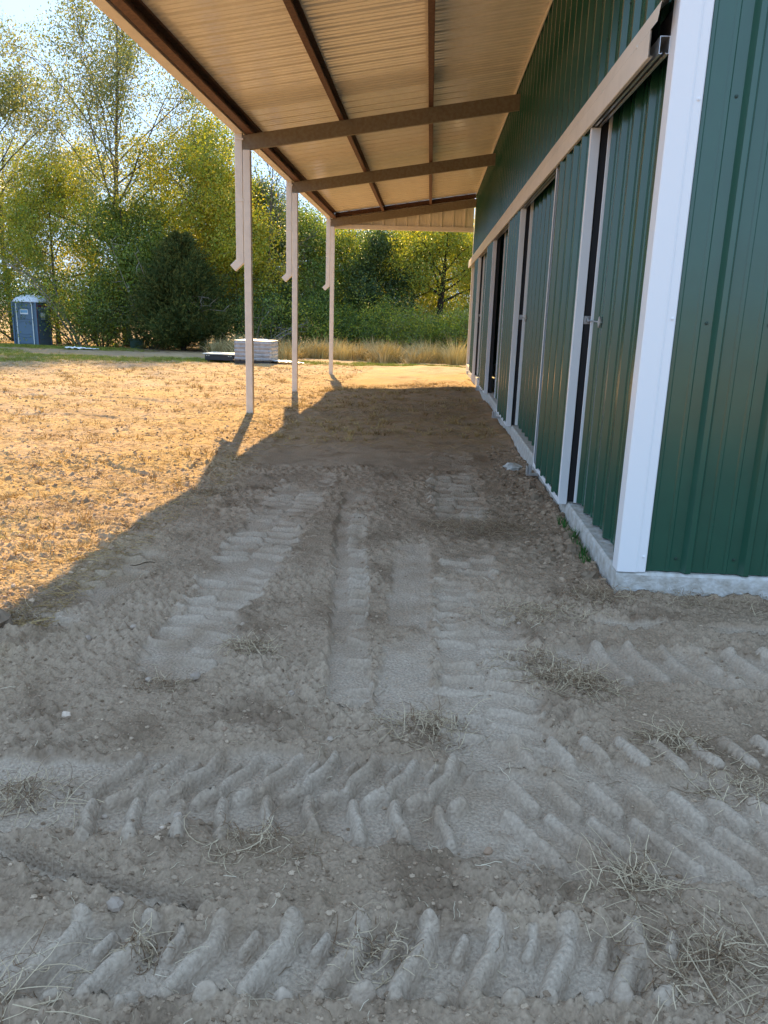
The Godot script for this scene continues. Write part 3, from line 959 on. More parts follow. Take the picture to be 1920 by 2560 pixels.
func build_door(b: Node3D, i: int, z_near: float) -> void:
	var zn := z_near
	var zf := z_near - 1.46
	var x0 := 1.004
	var x1 := 1.066
	var W: Material = M["white_trim"]
	var d := sheet("sliding_door", b, M["green_paint"], Vector3(x0 + 0.018, 0.15, zn - 0.045), Vector3(0, 0, -1), Vector3.UP, Vector3(-1, 0, 0), 1.375, 2.53, 0.09)
	d.set_meta("label", "green ribbed leaf framed in white")
	box_node("backing", Vector3(x0 + 0.022, 0.145, zf + 0.02), Vector3(x1 - 0.006, 2.66, zn - 0.02), M["grey_liner"], d)
	# edge trims: end face and a lip on the front
	for e in [[zn, -1.0], [zf, 1.0]]:
		var st := st_new()
		var lip := 0.042 if e[1] < 0.0 else 0.03
		var lo: float = min(e[0], e[0] + e[1] * 0.012)
		bx(st, Vector3(x0, 0.118, lo), Vector3(x1, 2.66, lo + 0.012), 0.002)
		var l0: float = min(e[0] + e[1] * 0.0125, e[0] + e[1] * lip)
		bx(st, Vector3(x0 + 0.0005, 0.118, l0), Vector3(x0 + 0.004, 2.66, l0 + lip - 0.0125), 0.001)
		commit(st, "edge_trim", W, d)
	var s2 := st_new()
	bx(s2, Vector3(x0 + 0.001, 0.120, zf + 0.031), Vector3(x0 + 0.005, 0.158, zn - 0.043), 0.001)
	bx(s2, Vector3(x0 + 0.0055, 0.121, zf + 0.031), Vector3(x1 - 0.001, 0.125, zn - 0.043), 0.001)
	commit(s2, "bottom_trim", W, d)
	# stay roller bolted to the slab
	var st3 := st_new()
	bx(st3, Vector3(x0 - 0.055, 0.030, zf - 0.05), Vector3(WALL - 0.006, 0.045, zf + 0.03), 0.003)
	bx(st3, Vector3(x0 - 0.055, 0.046, zf - 0.05), Vector3(x0 - 0.044, 0.115, zf + 0.03), 0.003)
	tube(st3, [Vector3(x0 - 0.022, 0.047, zf - 0.01), Vector3(x0 - 0.022, 0.125, zf - 0.01)], [0.017, 0.017], 10)
	commit(st3, "door_guide", M["galvanised"], b)

# ---------------------------------------------------------------- canopy
func roof_y(x: float) -> float:
	return 3.93 + ROOF_SLOPE * (x - POST_X)

func build_canopy() -> void:
	var c := thing("lean_to_canopy", "open lean-to roof on pale posts along the barn side", "canopy")
	var T: Material = M["stone_trim"]
	var near := -4.02
	var far := -21.6
	# roof sheets run from eave to wall, ribs hang as the underside shows them
	var x0 := -2.80
	var x1 := WALL + 0.02
	var run := Vector3(x1 - x0, ROOF_SLOPE * (x1 - x0), 0)
	var up := Vector3(-ROOF_SLOPE, 1, 0).normalized()
	var z := near
	var k := 0
	while z > far:
		var wd: float = min(0.915, z - far)
		var s := sheet("roof_panel", c, M["roof_underside"], Vector3(x0, roof_y(x0) + 0.002 * (k % 2), z), Vector3(0, 0, -1), run.normalized(), up, wd + 0.02, run.length(), 0.0)
		s.set_meta("label", "ribbed roof sheet, cream underneath")
		z -= wd
		k += 1
	# purlins: C sections
	for p in [[-2.60, 0.085], [-1.33, 0.062], [-0.11, 0.062]]:
		var st := st_new()
		var yt := roof_y(p[0]) - 0.004
		var pr := [Vector2(p[1] * 0.5, -0.022), Vector2(p[1] * 0.5, 0.0), Vector2(-p[1] * 0.5, 0.0), Vector2(-p[1] * 0.5, -0.152), Vector2(p[1] * 0.5, -0.152), Vector2(p[1] * 0.5, -0.130)]
		sweep(st, pr, Vector3(p[0], yt, near - 0.02), Vector3(1, ROOF_SLOPE, 0), Vector3(0, 1, 0), Vector3(0, 0, far - near + 0.04))
		var inn := []
		for q in pr:
			inn.append(Vector2(q.x * 0.93, -0.076 + (q.y + 0.076) * 0.96))
		sweep(st, inn, Vector3(p[0], yt, near - 0.02), Vector3(1, ROOF_SLOPE, 0), Vector3(0, 1, 0), Vector3(0, 0, far - near + 0.04))
		commit(st, "purlin", M["rusty_steel"], c)
	# rake member at the far end, under the roof sheet
	var rk := st_new()
	for zz in [far + 0.01]:
		var a := Vector3(-2.60, roof_y(-2.60) - 0.125, zz)
		var bb := Vector3(WALL, roof_y(WALL) - 0.125, zz)
		var d := bb - a
		for f in [[0.0, 0.0, 0.115, 0.0], [0.0, 0.0, 0.0, 0.05]]:
			pass
		quad(rk, a, bb, bb + Vector3(0, 0.115, 0), a + Vector3(0, 0.115, 0))
		quad(rk, a, bb, bb + Vector3(0, 0, 0.06), a + Vector3(0, 0, 0.06))
		quad(rk, a + Vector3(0, 0.004, 0.06), bb + Vector3(0, 0.004, 0.06), bb + Vector3(0, 0, 0.06), a + Vector3(0, 0, 0.06))
	commit(rk, "rake_angle", M["rusty_steel"], c)
	# rafters and posts
	var posts := [-4.30, -11.6, -15.6, -21.47]
	for i in 4:
		var pz: float = posts[i]
		var gy := ground_y(POST_X, pz)
		var yb := roof_y(POST_X) - 0.352
		var st := st_new()
		# channel rafter: web to the camera, flanges behind
		var xa := POST_X - 0.055
		var xb := WALL + 0.03
		var A := Vector3(xa, roof_y(xa) - 0.158, pz)
		var B := Vector3(xb, roof_y(xb) - 0.158, pz)
		var dn := Vector3(0, -0.20, 0)
		var pr := [Vector2(-0.062, -0.172), Vector2(-0.062, -0.197), Vector2(-0.060, -0.200), Vector2(-0.004, -0.200), Vector2(0.0, -0.196), Vector2(0.0, -0.004), Vector2(-0.004, 0.0), Vector2(-0.060, 0.0), Vector2(-0.062, -0.003), Vector2(-0.062, -0.028), Vector2(-0.058, -0.028), Vector2(-0.058, -0.006), Vector2(-0.006, -0.006), Vector2(-0.006, -0.194), Vector2(-0.058, -0.194), Vector2(-0.058, -0.172)]
		sweep(st, pr, A + Vector3(0, 0, 0.03), Vector3(0, 0, 1), Vector3(0, 1, 0), B - A, true)
		for e in [A, B]:
			quad(st, e + Vector3(0, 0, 0.03), e + dn + Vector3(0, 0, 0.03), e + dn + Vector3(0, 0, 0.024), e + Vector3(0, 0, 0.024))
		commit(st, "rafter", M["primed_steel"], c)
		st = st_new()
		bx(st, Vector3(POST_X - 0.052, gy - 0.4, pz - 0.052), Vector3(POST_X + 0.052, yb - 0.002, pz + 0.045), 0.006)
		var po := commit(st, "post", T, c)
		# downspout: drop, elbow and kick-out
		st = st_new()
		var dx := POST_X - 0.113
		bx(st, Vector3(dx - 0.054, 2.165, pz - 0.036), Vector3(dx + 0.054, 3.90, pz + 0.040), 0.005)
		commit(st, "downspout", T, c)
		st = st_new()
		bx(st, Vector3(dx - 0.0555, 2.07, pz - 0.0375), Vector3(dx + 0.0555, 2.20, pz + 0.0415), 0.004)
		bx_t(st, Transform3D(Basis(Vector3(0, 0, 1), deg_to_rad(-47)), Vector3(dx + 0.012, 2.105, pz + 0.002)), Vector3(-0.055, -0.165, -0.038), Vector3(0.055, 0.01, 0.038), 0.004)
		commit(st, "downspout_elbow", T, c)
		for yy in [2.9, 3.7]:
			box_node("strap", Vector3(dx - 0.056, yy, pz - 0.038), Vector3(POST_X - 0.04, yy + 0.025, pz + 0.0475), T, c, 0.001)
	# box gutter
	var st4 := st_new()
	var gy0 := roof_y(-2.7) - 0.13
	var gp := [Vector2(-2.700, gy0 + 0.13), Vector2(-2.700, gy0), Vector2(-2.704, gy0 - 0.003), Vector2(-2.825, gy0 - 0.003), Vector2(-2.829, gy0), Vector2(-2.838, gy0 + 0.07), Vector2(-2.850, gy0 + 0.12), Vector2(-2.842, gy0 + 0.128), Vector2(-2.826, gy0 + 0.07), Vector2(-2.820, gy0 + 0.004), Vector2(-2.706, gy0 + 0.004), Vector2(-2.706, gy0 + 0.13)]
	sweep(st4, gp, Vector3(0, 0, near + 0.02), Vector3(1, 0, 0), Vector3(0, 1, 0), Vector3(0, 0, far - near - 0.06), true)
	commit(st4, "gutter", T, c)
	# gable panels at the far end, trimmed along the bottom
	var zg := far - 0.035
	var gx := POST_X - 0.05
	var n := 0
	while gx < WALL - 0.03:
		var wd: float = min(0.305, WALL - 0.03 - gx)
		var st := st_new()
		var pr := rib_points(wd, 0.15)
		for q in pr.size() - 1:
			var xa: float = gx + pr[q].x
			var xb: float = gx + pr[q + 1].x
			quad(st, Vector3(xa, 3.56, zg + pr[q].y), Vector3(xb, 3.56, zg + pr[q + 1].y), Vector3(xb, roof_y(xb) + 0.04, zg + pr[q + 1].y), Vector3(xa, roof_y(xa) + 0.04, zg + pr[q].y))
		commit(st, "gable_panel", M["roof_underside"], c)
		gx += wd
		n += 1
	box_node("gable_trim", Vector3(POST_X - 0.06, 3.540, far - 0.05), Vector3(WALL - 0.014, 3.652, far + 0.03), T, c, 0.004)

# ---------------------------------------------------------------- plants
func gauss() -> float:
	return rng.randfn(0.0, 1.0)

func leaf_spray(n: int, length: float, width: float, spread: float, sd: int) -> ArrayMesh:
	var r := RandomNumberGenerator.new()
	r.seed = sd
	var st := st_new()
	for i in n:
		var o := Vector3(r.randfn(), r.randfn() * 0.7, r.randfn()) * spread * 0.5
		var d := Vector3(r.randf_range(-1, 1), r.randf_range(-0.8, 0.5), r.randf_range(-1, 1)).normalized()
		var s := d.cross(Vector3(r.randf_range(-0.5, 0.5), 1, r.randf_range(-0.5, 0.5))).normalized()
		var l := length * r.randf_range(0.7, 1.25)
		var w := width * r.randf_range(0.7, 1.2) * 0.5
		var fold := d.cross(s) * l * 0.10
		var a := o
		var b := o + d * l * 0.45 + s * w + fold
		var c := o + d * l
		var e := o + d * l * 0.45 - s * w + fold
		for p in [a, b, c, a, c, e]:
			st.add_vertex(p)
	st.generate_normals()
	return st.commit()

func scatter(called: String, mesh: Mesh, mat_: Material, xf: Array, cols: Array, parent: Node = null) -> MultiMeshInstance3D:
	var mm := MultiMesh.new()
	mm.transform_format = MultiMesh.TRANSFORM_3D
	mm.use_colors = true
	mm.mesh = mesh
	mm.instance_count = xf.size()
	for i in xf.size():
		mm.set_instance_transform(i, xf[i])
		mm.set_instance_color(i, cols[i])
	var o := MultiMeshInstance3D.new()
	o.multimesh = mm
	o.material_override = mat_
	if parent == null:
		o.name = numbered(called)
		add_child(o)
	else:
		o.name = called
		parent.add_child(o, true)
	return o

func any_basis(s: float) -> Basis:
	return Basis.from_euler(Vector3(rng.randf_range(-PI, PI), rng.randf_range(-PI, PI), rng.randf_range(-PI, PI))).scaled(Vector3.ONE * s)

var sprays := []
const GREYGREEN := [Color(0.20, 0.23, 0.11), Color(0.15, 0.20, 0.075), Color(0.25, 0.25, 0.13), Color(0.28, 0.28, 0.08)]
const MIDGREEN := [Color(0.14, 0.22, 0.045), Color(0.19, 0.26, 0.05), Color(0.09, 0.15, 0.035), Color(0.27, 0.31, 0.06)]
const YELLOWGREEN := [Color(0.27, 0.33, 0.05), Color(0.36, 0.38, 0.05), Color(0.18, 0.25, 0.04), Color(0.45, 0.40, 0.05)]
const YELLOW := [Color(0.50, 0.44, 0.05), Color(0.38, 0.40, 0.05), Color(0.54, 0.42, 0.04), Color(0.26, 0.33, 0.04)]
const DARKGREEN := [Color(0.055, 0.105, 0.04), Color(0.085, 0.14, 0.05), Color(0.045, 0.085, 0.035), Color(0.14, 0.20, 0.06)]

# o: h, base, r, leaves, cols, lean, vase, bark, trunk, spread
func tree(called: String, label: String, x: float, z: float, o: Dictionary, group := "trees along the edge of the clearing") -> Node3D:
	var h: float = o.h
	var cr: float = o.r
	var cb: float = o.base
	var gy := ground_y(x, z)
	var t := thing(called, label, "tree", Vector3(x, gy, z), 0.0, group)
	var vase: float = o.get("vase", 0.4)
	var lean: float = o.get("lean", 0.0)
	var st := st_new()
	var n := 8
	var tp := []
	var tr := []
	var r0: float = o.get("trunk", 0.012 * h)
	var wob := Vector2(rng.randf_range(-1, 1), rng.randf_range(-1, 1)) * 0.03 * h
	for i in n:
		var f := i / float(n - 1)
		tp.append(Vector3(lean * h * f * f + wob.x * sin(f * 4.0), f * h * 0.93 - (0.15 if i == 0 else 0.0), wob.y * sin(f * 3.0)))
		tr.append(lerpf(r0, 0.018, pow(f, 0.75)) * (1.35 if i == 0 else 1.0))
	tube(st, tp, tr, 7)
	var twigs := []
	var along := func(f: float) -> Vector3:
		var q := f * (n - 1)
		var i := int(min(floor(q), n - 2))
		return tp[i].lerp(tp[i + 1], q - i)
	var nl: int = o.get("limbs", 17)
	for k in nl:
		var f := lerpf(cb / h, 0.97, (k + rng.randf()) / nl)
		var a := k * 2.39996 + rng.randf_range(-0.5, 0.5)
		var rel := (f - cb / h) / (1.0 - cb / h)
		var shape := sqrt(maxf(0.05, 1.0 - pow(absf(rel * 1.7 - 0.55), 2.2) * 0.55)) * (1.0 - 0.35 * rel)
		var len := cr * (0.62 + 0.6 * rng.randf()) * shape * (1.0 + vase * 0.5)
		var el := lerpf(0.15, 1.2, rel * 0.6 + vase * 0.28 + rng.randf_range(-0.12, 0.12))
		var d := Vector3(cos(a) * cos(el), sin(el), sin(a) * cos(el))
		var p0: Vector3 = along.call(f * 0.9)
		var lp := [p0]
		var lr := [lerpf(r0, 0.02, f) * 0.5]
		var steps := 5
		for s in range(1, steps + 1):
			d = (d + Vector3(gauss() * 0.14, 0.10 * vase + gauss() * 0.08, gauss() * 0.14)).normalized()
			lp.append(lp[s - 1] + d * len / steps)
			lr.append(lerpf(lr[0], 0.008, s / float(steps)))
		tube(st, lp, lr, 5)
		twigs.append([lp[3], lp[5]])
		var ns: int = o.get("subs", 6)
		for q in ns:
			var g := lerpf(0.25, 1.0, (q + rng.randf()) / ns) * steps
			var gi := int(min(floor(g), steps - 1))
			var b0: Vector3 = lp[gi].lerp(lp[gi + 1], g - gi)
			var sd := (d * 0.8 + Vector3(gauss(), gauss() * 0.7 + 0.25, gauss()) * 0.75).normalized()
			var sl := len * rng.randf_range(0.28, 0.55)
			var b1 := b0 + sd * sl * 0.5
			var b2 := b1 + (sd + Vector3(gauss() * 0.3, gauss() * 0.25, gauss() * 0.3)).normalized() * sl * 0.5
			tube(st, [b0, b1, b2], [0.016, 0.010, 0.004], 3)
			twigs.append([b0, b1])
			twigs.append([b1, b2])
			twigs.append([b1, b2])
	commit(st, "trunk", M[o.get("bark", "bark")], t)
	var cnt: int = o.leaves
	if cnt > 0:
		var xf := []
		var cl := []
		var cols: Array = o.cols
		var sp: float = o.get("spread", 0.30)
		var cum := PackedFloat32Array()
		var tot := 0.0
		for tw in twigs:
			tot += tw[0].distance_to(tw[1])
			cum.append(tot)
		for i in int(cnt * 0.62):
			var tw: Array = twigs[cum.bsearch(rng.randf() * tot * 0.9999)]
			var p: Vector3 = tw[0].lerp(tw[1], sqrt(rng.randf())) + Vector3(gauss(), gauss() * 0.8, gauss()) * sp
			if p.y < 0.25:
				continue
			xf.append(Transform3D(any_basis(rng.randf_range(0.55, 1.0) + 0.75 * pow(rng.randf(), 3.0)), p))
			var c: Color = cols[rng.randi() % cols.size()]
			cl.append(c * rng.randf_range(0.75, 1.25))
		scatter("crown", sprays[rng.randi() % sprays.size()], M["leaf"], xf, cl, t).set_meta("kind", "stuff")
	return t

func bush(called: String, label: String, x: float, z: float, h: float, r: float, cnt: int, cols: Array, group := "shrubs at the foot of the trees") -> void:
	var t := thing(called, label, "shrub", Vector3(x, ground_y(x, z), z), 0.0, group)
	var st := st_new()
	var tips := []
	for k in 9:
		var a := k * 2.4 + rng.randf()
		var e := rng.randf_range(0.55, 1.35)
		var d := Vector3(cos(a) * cos(e), sin(e), sin(a) * cos(e))
		var p0 := Vector3(cos(a), 0, sin(a)) * 0.12
		var p1 := p0 + d * h * 0.45 + Vector3(0, -0.1, 0)
		var p2 := p1 + (d + Vector3(gauss(), gauss() + 0.4, gauss()) * 0.35).normalized() * h * 0.42
		tube(st, [p0 - Vector3(0, 0.12, 0), p1, p2], [0.03, 0.018, 0.006], 4)
		tips.append(p1)
		tips.append(p2)
		for q in 4:
			var p3 := p1.lerp(p2, rng.randf()) + Vector3(gauss() * r * 0.4, gauss() * h * 0.13, gauss() * r * 0.4)
			tube(st, [p1.lerp(p2, 0.3), p3], [0.010, 0.003], 3)
			tips.append(p3)
	commit(st, "stem", M["bark"], t)
	var xf := []
	var cl := []
	for i in cnt:
		var c: Vector3 = tips[rng.randi() % tips.size()]
		var p := c + Vector3(gauss() * r * 0.30, gauss() * h * 0.13, gauss() * r * 0.30)
		if p.y < 0.05:
			p.y = rng.randf_range(0.05, 0.5)
		xf.append(Transform3D(any_basis(rng.randf_range(0.6, 1.15)), p))
		var col: Color = cols[rng.randi() % cols.size()]
		cl.append(col * rng.randf_range(0.8, 1.5))
	scatter("foliage", sprays[rng.randi() % sprays.size()], M["leaf"], xf, cl, t).set_meta("kind", "stuff")

func build_trees() -> void:
	for i in 4:
		sprays.append(leaf_spray(9, 0.105, 0.060, 0.42, 500 + i))
	# the tall pair on the left, seen against the sky
	tree("tall_tree", "tallest tree, grey-green open crown with upswept limbs against the sky", -14.7, -38.0, {"h": 15.2, "base": 4.6, "r": 4.3, "leaves": 7200, "cols": GREYGREEN, "vase": 0.95, "trunk": 0.20, "limbs": 26, "subs": 8, "spread": 0.26})
	tree("tall_tree", "tall grey-green tree at the left edge, behind the portable toilet", -20.6, -38.5, {"h": 14.2, "base": 3.5, "r": 4.0, "leaves": 7000, "cols": GREYGREEN, "vase": 0.8, "limbs": 24, "subs": 7})
	tree("tall_tree", "far left tree beyond the toilet, mostly outside the picture", -26.0, -39.5, {"h": 13.0, "base": 2.5, "r": 4.2, "leaves": 5000, "cols": MIDGREEN, "vase": 0.6, "limbs": 20})
	tree("yellowing_tree", "yellow-green tree between the tallest tree and the first post", -11.3, -39.0, {"h": 10.9, "base": 1.8, "r": 3.3, "leaves": 8200, "cols": YELLOWGREEN, "vase": 0.5, "limbs": 22, "subs": 7})
	tree("yellowing_tree", "bright yellow leafed tree just left of the first post", -9.7, -37.2, {"h": 9.4, "base": 2.2, "r": 2.2, "leaves": 5200, "cols": YELLOW, "vase": 0.4, "limbs": 18})
	tree("yellowing_tree", "yellow-green low tree left of the tallest trunk", -17.6, -36.8, {"h": 8.6, "base": 1.6, "r": 2.9, "leaves": 7200, "cols": YELLOWGREEN, "vase": 0.4, "limbs": 20})
	tree("yellowing_tree", "golden tinged small tree in front of the tallest trunk", -14.0, -36.2, {"h": 6.6, "base": 1.2, "r": 2.5, "leaves": 6800, "cols": MIDGREEN, "vase": 0.3, "limbs": 18})
	tree("shaded_tree", "dark vine-covered tree between the first and second posts", -8.5, -39.5, {"h": 8.8, "base": 1.2, "r": 2.0, "leaves": 6500, "cols": DARKGREEN, "vase": 0.3, "bark": "dark_bark", "limbs": 18})
	tree("yellowing_tree", "yellow topped tree seen between the first and second posts", -8.9, -36.4, {"h": 7.6, "base": 3.4, "r": 1.4, "leaves": 2600, "cols": YELLOW, "vase": 0.4, "limbs": 12})
	tree("bare_tree", "thin leafless tree against the sky gap between the posts", -7.6, -38.2, {"h": 9.2, "base": 2.0, "r": 2.0, "leaves": 260, "cols": GREYGREEN, "vase": 0.7, "limbs": 20, "subs": 8})
	tree("shaded_tree", "leafy green tree between the second and third posts", -6.3, -40.5, {"h": 7.4, "base": 1.4, "r": 2.0, "leaves": 4600, "cols": MIDGREEN, "vase": 0.3, "limbs": 18})
	# under the canopy's far opening
	tree("yellowing_tree", "yellow-green tree filling the far opening right of the third post", -4.4, -41.5, {"h": 6.8, "base": 1.2, "r": 2.2, "leaves": 5200, "cols": MIDGREEN + YELLOWGREEN, "vase": 0.3, "bark": "dark_bark"})
	tree("shaded_tree", "dark leafy tree in the middle of the far opening", -2.7, -39.8, {"h": 6.2, "base": 0.8, "r": 1.8, "leaves": 5200, "cols": DARKGREEN, "vase": 0.3, "bark": "dark_bark"})
	tree("leaning_tree", "slim dark leaning trunk under yellow leaves in the far opening", -0.9, -41.0, {"h": 6.8, "base": 3.2, "r": 2.2, "leaves": 2800, "cols": YELLOWGREEN, "vase": 0.4, "lean": 0.03, "bark": "dark_bark", "trunk": 0.16})
	tree("leaning_tree", "thick dark forked trunk under bright yellow leaves beside the barn end", 0.25, -39.8, {"h": 6.8, "base": 3.0, "r": 2.4, "leaves": 2800, "cols": YELLOWGREEN, "vase": 0.6, "lean": 0.10, "bark": "dark_bark", "trunk": 0.30})
	tree("yellowing_tree", "bright yellow-green tree close to the barn's far corner", 2.4, -42.0, {"h": 6.6, "base": 1.5, "r": 2.4, "leaves": 4600, "cols": YELLOWGREEN, "vase": 0.3})
	# second row, seen through the gaps
	var back := [[-30.0, -43.0, 12.5, 0], [-24.0, -45.0, 12.0, 1], [-19.0, -44.0, 11.5, 2], [-15.2, -45.5, 10.6, 0], [-12.0, -44.5, 9.4, 1], [-9.4, -46.0, 8.4, 3], [-7.0, -47.0, 7.4, 0], [-4.4, -48.5, 7.2, 2], [-1.7, -47.5, 7.0, 2], [1.1, -48.5, 7.2, 1], [4.1, -47.0, 7.2, 2], [7.5, -43.0, 10.5, 0], [12.0, -42.0, 10.5, 1]]
	var pal := [MIDGREEN, YELLOWGREEN, YELLOW, DARKGREEN]
	var where := ["far outside on the left", "behind the left edge trees", "behind the toilet", "behind the tallest tree", "behind the cedar", "behind the first post", "behind the second post", "behind the third post", "behind the slim leaning trunk", "behind the thick leaning trunk", "behind the barn's far corner", "hidden behind the barn", "farthest right behind the barn"]
	var tint := ["green", "yellow-green", "yellow", "dark green"]
	for q in back.size():
		var r: Array = back[q]
		tree("woodland_tree", "%s second-row tree %s" % [tint[r[3]], where[q]], r[0], r[1], {"h": r[2], "base": 0.9, "r": 3.2, "leaves": 3900, "cols": pal[r[3]], "vase": 0.3, "bark": "dark_bark", "limbs": 17, "subs": 5, "spread": 0.42}, "second row of woodland trees")
	build_cedar()

func frond(sd: int) -> ArrayMesh:
	var r := RandomNumberGenerator.new()
	r.seed = sd
	var st := st_new()
	for i in 13:
		var f := i / 12.0
		var o := Vector3(0, 0.02 * sin(f * 3.0), 0.0) + Vector3(0, 0, 1) * f * 0.22
		var a := r.randf_range(-PI, PI)
		var d := Vector3(cos(a) * 0.8, sin(a) * 0.8, 0.9).normalized()
		var s := d.cross(Vector3(r.randfn(), r.randfn(), r.randfn())).normalized() * 0.011
		var l := r.randf_range(0.06, 0.12)
		st.add_vertex(o - s); st.add_vertex(o + s); st.add_vertex(o + d * l)
	st.generate_normals()
	return st.commit()

func build_cedar() -> void:
	var x := -10.7
	var z := -34.0
	var t := thing("cedar_tree", "dark green cone-shaped cedar left of the first post", "tree", Vector3(x, ground_y(x, z), z))
	var st := st_new()
	tube(st, [Vector3(0, -0.1, 0), Vector3(0.05, 2.0, 0), Vector3(0, 4.7, 0)], [0.13, 0.09, 0.015], 6)
	var xf := []
	var cl := []
	var H := 4.95
	for k in 190:
		var f := pow(rng.randf(), 1.15)
		var a := k * 2.39996
		var R := 2.6 * pow(1.0 - f, 0.8) * (0.72 + 0.28 * rng.randf()) + 0.08
		if f < 0.12:
			R *= 0.82 + f
		var p0 := Vector3(0, 0.12 + f * H * 0.93, 0)
		var d := Vector3(cos(a), rng.randf_range(0.15, 0.75), sin(a)).normalized()
		var p1 := p0 + d * R * 0.6
		var p2 := p1 + (d + Vector3(0, 0.28, 0)).normalized() * R * 0.5
		tube(st, [p0, p1, p2], [0.022, 0.012, 0.003], 3)
		var cnt := int(40 + R * 52)
		var tone := rng.randf_range(0.7, 1.25)
		for i in cnt:
			var g := pow(rng.randf(), 0.55)
			var c := p0.lerp(p1, g * 1.7) if g < 0.588 else p1.lerp(p2, (g - 0.588) / 0.412)
			c += Vector3(gauss(), gauss(), gauss()) * (0.06 + 0.15 * R * g * 0.6)
			if c.y < 0.04:
				c.y = rng.randf_range(0.04, 0.25)
			var dir := (d + Vector3(gauss(), gauss() + 0.4, gauss()) * 0.5).normalized()
			var b := Basis.looking_at(-dir, Vector3(0.1, 1, 0.2)).rotated(dir, rng.randf_range(0, TAU)).scaled(Vector3.ONE * rng.randf_range(0.7, 1.25))
			xf.append(Transform3D(b, c))
			cl.append(Color(0.036, 0.068, 0.020).lerp(Color(0.15, 0.15, 0.035), pow(rng.randf(), 1.8)) * tone)
	commit(st, "trunk", M["dark_bark"], t)
	scatter("crown", frond(77), M["needle"], xf, cl, t).set_meta("kind", "stuff")

func tuft(n: int, h: float, w: float, bend: float, sd: int, spread := 0.06) -> ArrayMesh:
	var r := RandomNumberGenerator.new()
	r.seed = sd
	var st := st_new()
	for i in n:
		var a := r.randf_range(0, TAU)
		var o := Vector3(cos(a), 0, sin(a)) * spread * r.randf()
		var out := Vector3(cos(a), 0, sin(a)) * bend * r.randf_range(0.2, 1.0) * h
		var l := h * r.randf_range(0.5, 1.0)
		var s := Vector3(-sin(a + 0.6), 0, cos(a + 0.6)) * w
		var p1 := o + out * 0.35 + Vector3(0, l * 0.6, 0)
		var p2 := o + out + Vector3(0, l, 0)
		for p in [o - s, o + s, p1 + s * 0.7, o - s, p1 + s * 0.7, p1 - s * 0.7, p1 - s * 0.7, p1 + s * 0.7, p2]:
			st.add_vertex(p)
	st.generate_normals()
	return st.commit()

